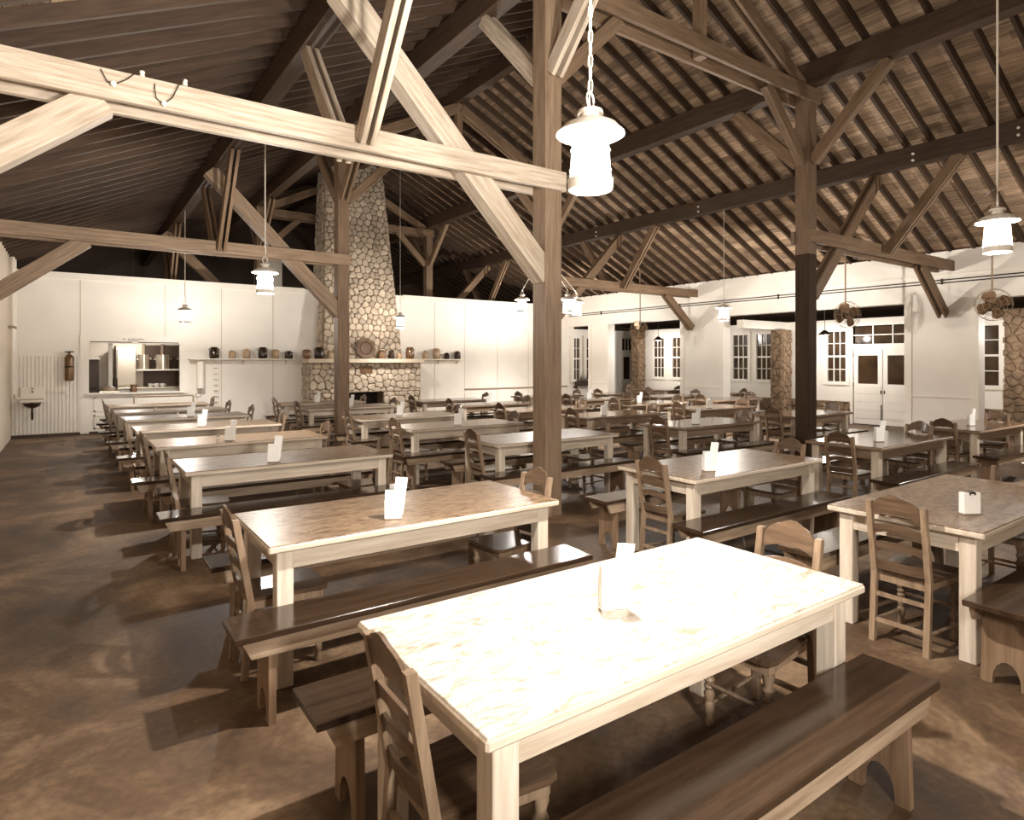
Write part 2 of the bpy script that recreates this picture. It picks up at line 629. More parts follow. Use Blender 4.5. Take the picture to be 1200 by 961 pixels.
struct('wall_porch_end', B().box(XR + 0.3, 16.97, YB, YB + 0.15, 0.0, 2.9).box(16.97, 17.24, YB, YB + 0.15, 0, 1.05)
       .box(16.97, 17.24, YB, YB + 0.15, 2.6, 2.9).box(17.24, 17.61, YB, YB + 0.15, 0, 2.9)
       .box(17.61, 18.32, YB, YB + 0.15, 2.66, 2.9).box(18.32, 19.1, YB, YB + 0.15, 0, 2.9), 'white', 'cream end wall of the porch aisle')
b = B()
b.prism([(XR + 0.3, 3.62), (19.3, 2.86), (19.3, 2.95), (XR + 0.3, 3.72)], 'y', 0.0, YB + 0.3)
struct('ceiling_porch', b, 'darkbase', 'dark sloping boards over the porch aisle')
struct('trim_3', B().box(XR + 0.3, XO, 10.45, 10.65, 2.625, 2.86), 'trimw', 'white cross beam over the porch aisle')


# ------------------------------------------------------------------ windows and doors
def window(n, axis, plane, a, c, z0, z1, cols, label):
    """sash window in a wall; axis 'x' = wall lies at x=plane and the window spans y a..c"""
    def bx(b, u0, u1, d0, d1, z0_, z1_):
        if axis == 'x':
            b.box(plane + d0, plane + d1, u0, u1, z0_, z1_)
        else:
            b.box(u0, u1, plane + d0, plane + d1, z0_, z1_)
        return b
    f = B()
    t = 0.045
    bx(f, a - 0.06, a + t, -0.025, 0.08, z0 - 0.05, z1 + 0.06)
    bx(f, c - t, c + 0.06, -0.025, 0.08, z0 - 0.05, z1 + 0.06)
    bx(f, a + t, c - t, -0.025, 0.08, z1 - t, z1 + 0.06)
    bx(f, a + t, c - t, -0.04, 0.08, z0 - 0.05, z0 + t)
    zm = (z0 + z1) / 2
    bx(f, a + t, c - t, -0.005, 0.08, zm - 0.025, zm + 0.025)
    o = struct('window_%d' % n, f, 'trimw', label)
    us = [a + t + (c - a - 2 * t) * k / cols for k in range(cols + 1)]
    zs = [z0 + t, (z0 + t + zm - 0.025) / 2, zm - 0.025, zm + 0.025, (zm + 0.025 + z1 - t) / 2, z1 - t]
    m = B()
    for u in us[1:-1]:
        bx(m, u - 0.011, u + 0.011, 0.005, 0.06, zs[0], zs[2])
        bx(m, u - 0.011, u + 0.011, 0.005, 0.06, zs[3], zs[5])
    for z in (zs[1], zs[4]):
        bx(m, us[0], us[-1], 0.005, 0.06, z - 0.010, z + 0.010)
    part('muntins', m, 'trimw', o)
    for k in range(cols):
        for i, j in ((0, 1), (1, 2), (3, 4), (4, 5)):
            part('pane', bx(B(), us[k], us[k + 1], 0.035, 0.04, zs[i], zs[j]), 'glass', o)
    return o


wn = 1
for (a, c) in WINS:
    window(wn, 'x', XO, a, c, 1.10, 2.58, 3 if a > 5.5 else 2, 'six-over-six sash window with dark night panes')
    wn += 1
for (a, c) in ((15.08, 15.46), (15.70, 16.10)):
    o = window(wn, 'y', YB - 0.085, a, c, 1.0, 2.6, 2, 'narrow sash window above the planter box')
    wn += 1
window(wn, 'y', YB, 16.97, 17.24, 1.05, 2.6, 2, 'narrow sash window beside the single door')

# double door in the porch aisle
d1 = struct('door_1', B().box(XO - 0.03, XO + 0.1, DOOR[0] - 0.08, DOOR[0], 0, 2.74).box(XO - 0.03, XO + 0.1, DOOR[1], DOOR[1] + 0.08, 0, 2.74)
            .box(XO - 0.03, XO + 0.1, DOOR[0], DOOR[1], 2.66, 2.74).box(XO - 0.01, XO + 0.1, DOOR[0], DOOR[1], 2.03, 2.17), 'trimw', 'cream double door with dark glass and a transom')
for k in range(2):
    y0 = DOOR[0] + 0.01 + k * 0.75
    y1 = y0 + 0.73
    lf = part('door_leaf', B().box(XO + 0.01, XO + 0.06, y0, y0 + 0.11, 0.02, 2.03).box(XO + 0.01, XO + 0.06, y1 - 0.11, y1, 0.02, 2.03)
              .box(XO + 0.01, XO + 0.06, y0 + 0.11, y1 - 0.11, 1.86, 2.03).box(XO + 0.01, XO + 0.06, y0 + 0.11, y1 - 0.11, 0.02, 1.10), 'white', d1)
    part('door_pane', B().box(XO + 0.03, XO + 0.04, y0 + 0.11, y1 - 0.11, 1.10, 1.86), 'glass', lf)
    for z in (0.28, 0.50, 0.72, 0.94):
        part('door_board', B().box(XO, XO + 0.01, y0 + 0.03, y1 - 0.03, z - 0.10, z + 0.105), 'white', lf)
    part('door_bolt', B().box(XO - 0.015, XO + 0.01, y0 + 0.02 if k else y1 - 0.05, y0 + 0.04 if k else y1 - 0.03, 0.85, 0.93)
         .box(XO - 0.012, XO + 0.01, y0 + 0.015, y0 + 0.03, 0.1, 0.55), 'darkmetal', lf)
for k in range(3):
    y0 = DOOR[0] + 0.03 + k * 0.49
    for z0, z1 in ((2.19, 2.40), (2.42, 2.64)):
        part('transom_pane', B().box(XO + 0.04, XO + 0.05, y0, y0 + 0.46, z0, z1), 'glass', d1)
part('transom_bars', B().box(XO + 0.01, XO + 0.06, DOOR[0], DOOR[1], 2.395, 2.42).box(XO + 0.01, XO + 0.06, DOOR[0] + 0.49, DOOR[0] + 0.515, 2.17, 2.66)
     .box(XO + 0.01, XO + 0.06, DOOR[0] + 0.98, DOOR[0] + 1.005, 2.17, 2.66), 'trimw', d1)
part('hinge', B().box(XO - 0.02, XO, DOOR[1] - 0.01, DOOR[1] + 0.02, 1.82, 1.92).box(XO - 0.02, XO, DOOR[1] - 0.01, DOOR[1] + 0.02, 1.02, 1.12), 'darkmetal', d1)

d2 = struct('door_2', B().box(17.61, 17.70, YB - 0.01, YB + 0.06, 0, 2.66).box(18.23, 18.32, YB - 0.01, YB + 0.06, 0, 2.66)
            .box(17.70, 18.23, YB - 0.01, YB + 0.06, 2.0, 2.14), 'trimw', 'single glazed door with a transom in the porch end wall')
part('door_panel', B().box(17.70, 18.23, YB + 0.01, YB + 0.05, 0.02, 1.0).box(17.70, 17.79, YB + 0.01, YB + 0.05, 1.0, 2.0)
     .box(18.14, 18.23, YB + 0.01, YB + 0.05, 1.0, 2.0).box(17.79, 18.14, YB + 0.01, YB + 0.05, 1.88, 2.0), 'white', d2)
part('door_pane', B().box(17.79, 18.14, YB + 0.02, YB + 0.03, 1.0, 1.88), 'glass', d2)
part('door_knob', B().lathe([(0.0, 0), (0.03, 0.01), (0.03, 0.03), (0.0, 0.04)], 8, (18.19, YB - 0.02, 0.95)), 'darkmetal', d2)
for k in range(3):
    part('transom_pane', B().box(17.71 + k * 0.175, 17.865 + k * 0.175, YB + 0.02, YB + 0.03, 2.16, 2.6), 'glass', d2)
part('transom_bars', B().box(17.865, 17.885, YB, YB + 0.05, 2.14, 2.62).box(18.04, 18.06, YB, YB + 0.05, 2.14, 2.62).box(17.7, 18.23, YB, YB + 0.05, 2.6, 2.66), 'trimw', d2)


# ------------------------------------------------------------------ stone work
def clip(poly, nx, ny, c):
    out = []
    for i in range(len(poly)):
        p, q = poly[i], poly[(i + 1) % len(poly)]
        dp, dq = nx * p[0] + ny * p[1] - c, nx * q[0] + ny * q[1] - c
        if dp <= 0:
            out.append(p)
        if (dp < 0 < dq) or (dq < 0 < dp):
            t = dp / (dp - dq)
            out.append((p[0] + t * (q[0] - p[0]), p[1] + t * (q[1] - p[1])))
    return out


def cells(outline, s, rng, stretch=1.0):
    xs = [p[0] for p in outline]
    zs = [p[1] for p in outline]
    pts = []
    row = 0
    z = min(zs)
    while z < max(zs) + s:
        x = min(xs) + (s * stretch / 2 if row % 2 else 0)
        while x < max(xs) + s:
            pts.append((x + rng.uniform(-.34, .34) * s * stretch, z + rng.uniform(-.34, .34) * s))
            x += s * stretch
        z += s * 0.92
        row += 1
    res = []
    for i, p in enumerate(pts):
        poly = list(outline)
        near = sorted((((q[0] - p[0]) ** 2 + (q[1] - p[1]) ** 2), q) for q in pts if q is not p and abs(q[0] - p[0]) < 3 * s * stretch and abs(q[1] - p[1]) < 3 * s)[:16]
        for d2, q in near:
            mx, mz = (p[0] + q[0]) / 2, (p[1] + q[1]) / 2
            nx, nz = q[0] - p[0], q[1] - p[1]
            poly = clip(poly, nx, nz, nx * mx + nz * mz)
            if len(poly) < 3:
                break
        if len(poly) >= 3:
            ar = 0.5 * abs(sum(poly[k][0] * poly[(k + 1) % len(poly)][1] - poly[(k + 1) % len(poly)][0] * poly[k][1] for k in range(len(poly))))
            if ar > 0.15 * s * s:
                res.append((poly, ar))
    return res


def stone_geo(b, poly, fmap, rng, joint=0.009, proud=0.045):
    cx = sum(p[0] for p in poly) / len(poly)
    cz = sum(p[1] for p in poly) / len(poly)
    # soften the corners: replace each vertex by two
    pts = []
    for i in range(len(poly)):
        a, p, c = poly[i - 1], poly[i], poly[(i + 1) % len(poly)]
        pts.append((p[0] + (a[0] - p[0]) * 0.22, p[1] + (a[1] - p[1]) * 0.22))
        pts.append((p[0] + (c[0] - p[0]) * 0.22, p[1] + (c[1] - p[1]) * 0.22))
    def shrink(k, d):
        out = []
        for x, z in pts:
            l = math.hypot(x - cx, z - cz) or 1
            kk = max(0.2, 1 - k / l)
            out.append((cx + (x - cx) * kk, cz + (z - cz) * kk, d))
        return out
    pr = proud * rng.uniform(0.55, 1.25)
    r0, r1, r2 = shrink(joint, -0.01), shrink(joint, pr * 0.6), shrink(joint + 0.022, pr)
    n = len(pts)
    vs = [fmap(*p) for p in r0 + r1 + r2]
    fs = [tuple(range(2 * n, 3 * n))]
    for ring in (0, n):
        for i in range(n):
            j = (i + 1) % n
            fs.append((ring + i, ring + j, ring + n + j, ring + n + i))
    b.add(vs, fs)


rng = random.Random(5)
CHX0, CHX1, CY = 5.26, 8.58, 17.0
chim = thing('stone_chimney', 'tall tapering field-stone chimney with fireplace against the cream partition', 'chimney', (6.84, CY, 0))
ox = Vector((6.84, CY, 0))
def sh_edge(z):       # shaft left/right x and front y at height z
    t = (z - 1.78) / 5.6
    return 5.66 + 0.24 * t, 8.03 - 0.40 * t, 17.08 + 0.58 * t
core = B()
x0, x1, y0 = sh_edge(1.7)
u0, u1, v0 = sh_edge(8.2)
core.add([(x0, y0, 1.7), (x1, y0, 1.7), (x1, 18.15, 1.7), (x0, 18.15, 1.7), (u0, v0, 8.2), (u1, v0, 8.2), (u1, 18.15, 8.2), (u0, 18.15, 8.2)],
         [(0, 1, 2, 3), (4, 5, 6, 7), (0, 1, 5, 4), (1, 2, 6, 5), (2, 3, 7, 6), (3, 0, 4, 7)])
FX0, FX1, FZ = 6.30, 7.40, 0.82
core.box(CHX0, FX0, CY, 18.15, 0, 1.66).box(FX1, CHX1, CY, 18.15, 0, 1.66).box(FX0, FX1, CY, 18.15, FZ, 1.66)
core.v = [(p[0] - ox.x, p[1] - ox.y, p[2]) for p in core.v]
part('chimney_core', core, 'mortar', chim)
part('firebox', B().box(FX0 - ox.x - .01, FX1 - ox.x + .01, 0.45, 0.5, 0, FZ + .01), 'black', chim)
part('grate', B().tube([(-0.35, 0.1, 0.0), (-0.35, 0.1, 0.4)], 0.02).tube([(0.35, 0.1, 0.0), (0.35, 0.1, 0.4)], 0.02)
     .tube([(-0.35, 0.1, 0.12), (0.35, 0.1, 0.12)], 0.012).tube([(-0.35, 0.1, 0.25), (0.35, 0.1, 0.25)], 0.012), 'darkmetal', chim)
part('mantel', B().cbox(5.17 - ox.x, 8.60 - ox.x, -0.24, 0.4, 1.655, 1.775, 0.012), 'mantel', chim)
# front stones of the shaft
def fm_shaft(x, z, d):
    return (x - ox.x, sh_edge(z)[2] - d - ox.y, z)
a0, a1, _ = sh_edge(1.78)
c0, c1, _ = sh_edge(7.7)
shaft = cells([(a0, 1.78), (a1, 1.78), (c1, 7.7), (c0, 7.7)], 0.19, rng)
stones = [(p, ar, fm_shaft) for p, ar in shaft]
def fm_base(x, z, d):
    return (x - ox.x, CY - d - ox.y, z)
for outl in ([(CHX0, 0), (FX0, 0), (FX0, FZ), (CHX0, FZ)], [(FX1, 0), (CHX1, 0), (CHX1, FZ), (FX1, FZ)], [(CHX0, FZ), (CHX1, FZ), (CHX1, 1.65), (CHX0, 1.65)]):
    stones += [(p, ar, fm_base) for p, ar in cells(outl, 0.215, rng)]
# those in clear view become single stones (up to 300); the very top, the hidden low ones are joined
def score(s):
    z = sum(p[1] for p in s[0]) / len(s[0])
    return s[1] * (0.2 if z > 6.6 or z < 0.55 else 1.0)
stones.sort(key=score, reverse=True)
for p, ar, fm in stones[:290]:
    b = B()
    stone_geo(b, p, fm, rng)
    part('stone', b, 'stone', chim)
rest = B()
for p, ar, fm in stones[290:]:
    stone_geo(rest, p, fm, rng)
# side faces
for side in (0, 1):
    for zlo, zhi, lower in ((0.0, 1.65, True), (1.78, 7.7, False)):
        def fs_(y, z, d, side=side, lower=lower):
            x = (CHX0, CHX1)[side] if lower else sh_edge(z)[side]
            return (x + (d if side else -d) - ox.x, y - ox.y, z)
        yl = CY if lower else 17.12
        for p, ar in cells([(yl, zlo), (17.6 if lower else 18.13, zlo), (17.6 if lower else 18.13, zhi), (yl if lower else 17.7, zhi)], 0.22, rng):
            stone_geo(rest, p, fs_, rng)
o = part('small_stones', rest, 'stone', chim)
o['kind'] = 'stuff'
part('plaque', B().cbox(6.86 - 0.19 - ox.x, 6.86 + 0.19 - ox.x, -0.06, 0.0, 1.36, 1.58, 0.008), 'crockbrown', chim, label='dark metal plaque under the mantel')


def rubble(name, faces, parent, s=0.2, seed=1):
    r = random.Random(seed)
    b = B()
    for outl, fm in faces:
        for p, ar in cells(outl, s, r, 1.35):
            stone_geo(b, p, fm, r, 0.01, 0.04)
    o = part(name, b, 'stone2', parent)
    o['kind'] = 'stuff'
    return o

# rubble base under the porch windows, rubble piers
base = struct('wall_porch_base', B().box(XO, XO + 0.15, 5.2, 7.0, 0, 0.6).box(XO, XO + 0.15, 8.6, 16.4, 0, 0.6).box(XO, XO + 0.2, 0.0, 5.2, 0, 2.9), 'mortar', 'rubble stone base of the porch aisle wall')
for k, (ya, yc, z1) in enumerate(((5.2, 7.0, 0.6), (8.6, 16.4, 0.6), (3.2, 5.2, 2.9))):
    rubble('stones', [([(ya, 0), (yc, 0), (yc, z1), (ya, z1)], lambda y, z, d: (XO - d, y, z))], base, 0.17, 20 + k)


def pier(label, xa, xc, ya, yc, zt, seed):
    p = thing('stone_pier', label, 'stone pillar', ((xa + xc) / 2, (ya + yc) / 2, 0))
    o = p.location.copy()
    part('pier_core', B().box(xa - o.x, xc - o.x, ya - o.y, yc - o.y, 0, zt), 'mortar', p)
    rubble('stones', [([(ya, 0), (yc, 0), (yc, zt), (ya, zt)], lambda y, z, d: (xa - d - o.x, y - o.y, z)),
                      ([(xa, 0), (xc, 0), (xc, zt), (xa, zt)], lambda x, z, d: (x - o.x, ya - d - o.y, z))], p, 0.19, seed)
pier('rubble stone pillar beside the porch windows, under the white cross beam', 16.7, 17.15, 10.2, 10.56, 2.62, 3)
pier('slim rubble stone pillar at the end of the porch aisle, behind a fan', 17.0, 17.3, 16.02, 16.42, 2.9, 4)

# ------------------------------------------------------------------ roof
roof = struct('ceiling', B().box(RIDGE - 0.09, RIDGE + 0.09, YF, YE, zu(RIDGE) - 0.32, zu(RIDGE) - 0.02), 'purlin', 'open timber roof with rafters and sheathing boards')
# rafters
L = (XR - RIDGE) / CA + 0.35
raf = B().box(0, L, -0.024, 0.024, 0.0, 0.14).mesh('rafter', 'rafter')
k = 0
y = YF + 0.1
while y < YE:
    for s in (0, 1):
        o = put('rafter', raf, roof)
        d = Vector((CA, 0, -SA)) if s == 0 else Vector((-CA, 0, -SA))
        M = Matrix((d, Vector((0, 1, 0)), d.cross(Vector((0, 1, 0))))).transposed().to_4x4()
        if s == 1:
            M = Matrix((d, Vector((0, -1, 0)), d.cross(Vector((0, -1, 0))))).transposed().to_4x4()
        M.translation = Vector((RIDGE, y + random.uniform(-.015, .015), zu(RIDGE)))
        o.matrix_local = M
    y += 0.405
    k += 1
# sheathing boards running along the roof
BW = 0.165
nb = int(L / BW)
boards = {}
for s in (0, 1):
    sg = 1 if s == 0 else -1
    for i in range(nb + 1):
        cuts = [YF] + sorted(random.uniform(YF + 3 + 9 * j, YF + 9 + 9 * j) for j in range(2)) + [YE]
        for a, c in zip(cuts, cuts[1:]):
            t0, t1 = i * BW, (i + 1) * BW - 0.005
            off = 0.141 + random.uniform(0, 0.006)
            b = B()
            def q(t, o_):
                return (RIDGE + sg * (t * CA + o_ * SA), zu(RIDGE) - t * SA + o_ * CA)
            b.prism([q(t0, off), q(t1, off), q(t1, off + 0.022), q(t0, off + 0.022)], 'y', a, c - 0.004)
            part('roof_board', b, 'board', roof)
# sealing deck over the boards
b = B()
for sg in (1, -1):
    b.prism([(RIDGE, zu(RIDGE) + 0.23), (RIDGE + sg * (L * CA + 0.1), zu(RIDGE) - L * SA + 0.16), (RIDGE + sg * (L * CA + 0.1), zu(RIDGE) - L * SA + 0.19), (RIDGE, zu(RIDGE) + 0.26)], 'y', YF - 0.1, YE + 0.1)
part('roof_deck', b, 'rafter', roof)

# ------------------------------------------------------------------ timber frame
PS = 0.23
PX = (4.20, 9.46)
TY = (5.33, 11.80, 18.27)
TNAME = ('the truss nearest the open tables', 'the truss before the fireplace', 'the truss beyond the kitchen partition')
MPX = (2.10, 11.80)            # middle purlins

for xi, px in enumerate(PX):
    side = 'the chimney-side aisle' if xi == 0 else 'the window-side aisle'
    p = thing('roof_purlin', 'heavy dark roof purlin on the post heads along ' + side, 'roof beam', (px + PS / 2, 0, 6.05), group=None)
    part('purlin_beam', B().cbox(-PS / 2, PS / 2, YF, YE, 0, zu(px + (PS if xi else 0)) - 6.05, 0.006), 'purlin', p)
for xi, mx in enumerate(MPX):
    side = 'the chimney-side aisle' if xi == 0 else 'the window-side aisle'
    p = thing('roof_purlin', 'dark middle purlin carried on slanted twin struts above ' + side, 'roof beam', (mx, 0, 5.06))
    part('purlin_beam', B().cbox(-0.1, 0.1, YF, YE, 0, zu(mx + (0.1 if xi else -0.1)) - 5.06, 0.006), 'purlin', p)
    for ky in (3.3, 4.75, 9.2, 12.6):
        for kz in (0.06, 0.17):
            part('insulator', B().lathe([(0.016, 0), (0.022, 0.008), (0.022, 0.03), (0.010, 0.04)], 8), 'porcelain', p, (-0.1 if xi else 0.1, ky, kz), (0, -PI / 2 if xi else PI / 2, 0), True)
    for ty in TY:
        yc = ty + PS / 2
        for sg in (-1, 1):
            for dx in (-0.045, 0.045):
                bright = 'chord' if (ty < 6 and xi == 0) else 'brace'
                member('twin_strut', (mx + dx, yc + sg * 0.235, 3.63), (mx + dx, yc + sg * 1.36, 5.08), 0.05, 0.17, bright, p)

# the post heads differ in row order: label by the fixed things beside them
POSTLAB = {(0, 0): 'tall brown timber post standing free among the tables, beside the chain-hung lantern',
           (0, 1): 'tall dark timber post standing in front of the stone chimney',
           (0, 2): 'timber post rising beyond the kitchen partition on the hatch side',
           (1, 0): 'tall dark timber post facing the cream double door, its foot painted darker',
           (1, 1): 'tall dark timber post among the far tables, beside the cluster of lanterns',
           (1, 2): 'timber post rising beyond the partition on the window side of the chimney'}
for xi, px in enumerate(PX):
    for yi, ty in enumerate(TY):
        p = thing('timber_post', POSTLAB[(xi, yi)], 'post', (px + PS / 2, ty + PS / 2, 0))
        h = PS / 2
        if xi == 1 and yi == 0:
            part('post_shaft', B().cbox(-h, h, -h, h, 3.4, 6.05, 0.006), 'post', p)
            part('post_foot', B().cbox(-h, h, -h, h, 0, 3.4, 0.006), 'postdark', p)
        else:
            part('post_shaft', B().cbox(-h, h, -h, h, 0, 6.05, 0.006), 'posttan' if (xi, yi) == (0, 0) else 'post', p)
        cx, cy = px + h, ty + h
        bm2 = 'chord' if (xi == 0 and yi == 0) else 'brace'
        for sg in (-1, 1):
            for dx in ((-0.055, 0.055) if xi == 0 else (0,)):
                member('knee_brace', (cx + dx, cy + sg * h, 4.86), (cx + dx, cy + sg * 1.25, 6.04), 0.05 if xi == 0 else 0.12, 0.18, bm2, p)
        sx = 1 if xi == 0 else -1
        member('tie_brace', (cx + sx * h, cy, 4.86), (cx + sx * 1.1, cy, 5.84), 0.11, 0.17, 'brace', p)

# side trusses
for yi, ty in enumerate(TY):
    for xi in (0, 1):
        aisle = 'chimney-side aisle' if xi == 0 else 'window-side aisle'
        where = (('with white insulators', 'before the fireplace', 'beyond the kitchen partition'), ('on the dark-footed post', 'beside the lantern cluster', 'beyond the partition'))[xi][yi]
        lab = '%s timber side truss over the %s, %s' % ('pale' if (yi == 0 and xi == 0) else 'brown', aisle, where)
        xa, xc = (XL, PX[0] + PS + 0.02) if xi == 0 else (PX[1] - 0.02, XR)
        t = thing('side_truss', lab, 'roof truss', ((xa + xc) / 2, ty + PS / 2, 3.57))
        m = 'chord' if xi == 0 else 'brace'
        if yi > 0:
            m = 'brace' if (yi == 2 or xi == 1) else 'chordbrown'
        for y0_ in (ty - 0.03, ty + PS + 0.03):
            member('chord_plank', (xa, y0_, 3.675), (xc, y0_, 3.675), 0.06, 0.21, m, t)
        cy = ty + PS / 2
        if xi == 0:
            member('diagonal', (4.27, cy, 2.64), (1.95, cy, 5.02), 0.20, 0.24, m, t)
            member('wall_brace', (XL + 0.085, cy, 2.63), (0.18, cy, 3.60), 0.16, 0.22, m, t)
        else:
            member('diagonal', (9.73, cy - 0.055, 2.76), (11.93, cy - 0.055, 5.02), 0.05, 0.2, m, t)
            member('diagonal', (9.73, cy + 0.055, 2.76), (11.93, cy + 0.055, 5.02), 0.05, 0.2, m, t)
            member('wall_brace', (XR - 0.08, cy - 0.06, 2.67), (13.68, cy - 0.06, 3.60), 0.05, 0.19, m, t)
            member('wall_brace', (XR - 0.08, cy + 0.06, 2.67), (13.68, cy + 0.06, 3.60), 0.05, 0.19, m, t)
        if yi == 0 and xi == 0:
            # porcelain knobs with the loose wire loops
            for (kx, kz, fy) in ((0.24, 3.665, 0), (0.42, 3.80, 1), (0.555, 3.60, 0), (0.70, 3.81, 1)):
                kn = part('insulator', B().lathe([(0.012, 0), (0.018, 0.005), (0.018, 0.02), (0.012, 0.026), (0.018, 0.032), (0.018, 0.045), (0.0, 0.05)], 8),
                          'porcelain', t, (kx - t.location.x, (ty - 0.06 if fy == 0 else ty - 0.03) - t.location.y, kz - 3.57 - (0 if fy == 0 else 0.02)),
                          (PI / 2, 0, 0) if fy == 0 else None, True)
            w = B()
            def wire(pts):
                w.tube([(p[0] - t.location.x, p[1] - t.location.y, p[2] - 3.57) for p in pts], 0.004, 5)
            yf = ty - 0.085
            wire([(0.16, ty - 0.03, 3.79), (0.17, yf, 3.74), (0.20, yf, 3.68), (0.24, yf, 3.66), (0.32, yf, 3.72), (0.40, ty - 0.05, 3.82)])
            wire([(0.50, ty - 0.03, 3.79), (0.495, yf, 3.70), (0.505, yf, 3.63), (0.555, yf, 3.60), (0.61, yf, 3.66), (0.65, yf, 3.76), (0.69, ty - 0.05, 3.83)])
            part('loose_wire', w, 'darkmetal', t, smooth=True)
# nave ties
for yi, ty in enumerate(TY):
    t = thing('nave_truss', ('high timber tie with twin rafters between free post and dark-footed post', 'high timber tie and rafters in front of the chimney',
                             'high timber tie and rafters beyond the chimney')[yi], 'roof truss', (RIDGE, ty + PS / 2, 5.77))
    for y0_ in (ty - 0.03, ty + PS + 0.03):
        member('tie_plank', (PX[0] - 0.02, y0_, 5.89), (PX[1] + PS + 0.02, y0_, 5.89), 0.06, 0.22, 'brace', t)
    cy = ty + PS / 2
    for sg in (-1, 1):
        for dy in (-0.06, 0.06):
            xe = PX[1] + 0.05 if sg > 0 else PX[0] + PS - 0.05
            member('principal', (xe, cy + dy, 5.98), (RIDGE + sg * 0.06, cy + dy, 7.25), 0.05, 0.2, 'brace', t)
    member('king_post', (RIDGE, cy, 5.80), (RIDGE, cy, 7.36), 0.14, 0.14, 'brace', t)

# cords and conduits on the right wall
cd = thing('wall_conduit', 'pair of thin dark conduits running along the cream wall above the openings', 'conduit', (XR - 0.02, 9, 3.34))
for dz in (0.0, 0.06):
    part('conduit_pipe', B().tube([(0, -8, dz), (0, 8.5, dz)], 0.013, 6), 'darkmetal', cd)
for y in (-3.5, 0.2, 3.4, 6.8):
    part('conduit_clip', B().box(-0.015, 0.02, y - 0.015, y + 0.015, -0.03, 0.09), 'darkmetal', cd)
cn = thing('span_wire', 'thin wire strung from the rafters across the window-side aisle to a lantern', 'wire', (9.7, 4, 3.9))
part('wire', B().tube([(13.2, 5.3, 3.84), (9.9, 3.6, 3.62), (7.0, 2.13, 3.32)], 0.004, 4), 'darkmetal', cn, (-9.7, -4, -3.9))
for k, (x, y, z) in enumerate(((1.9, 4.05, 0), (1.9, 4.55, 0))):
    pass

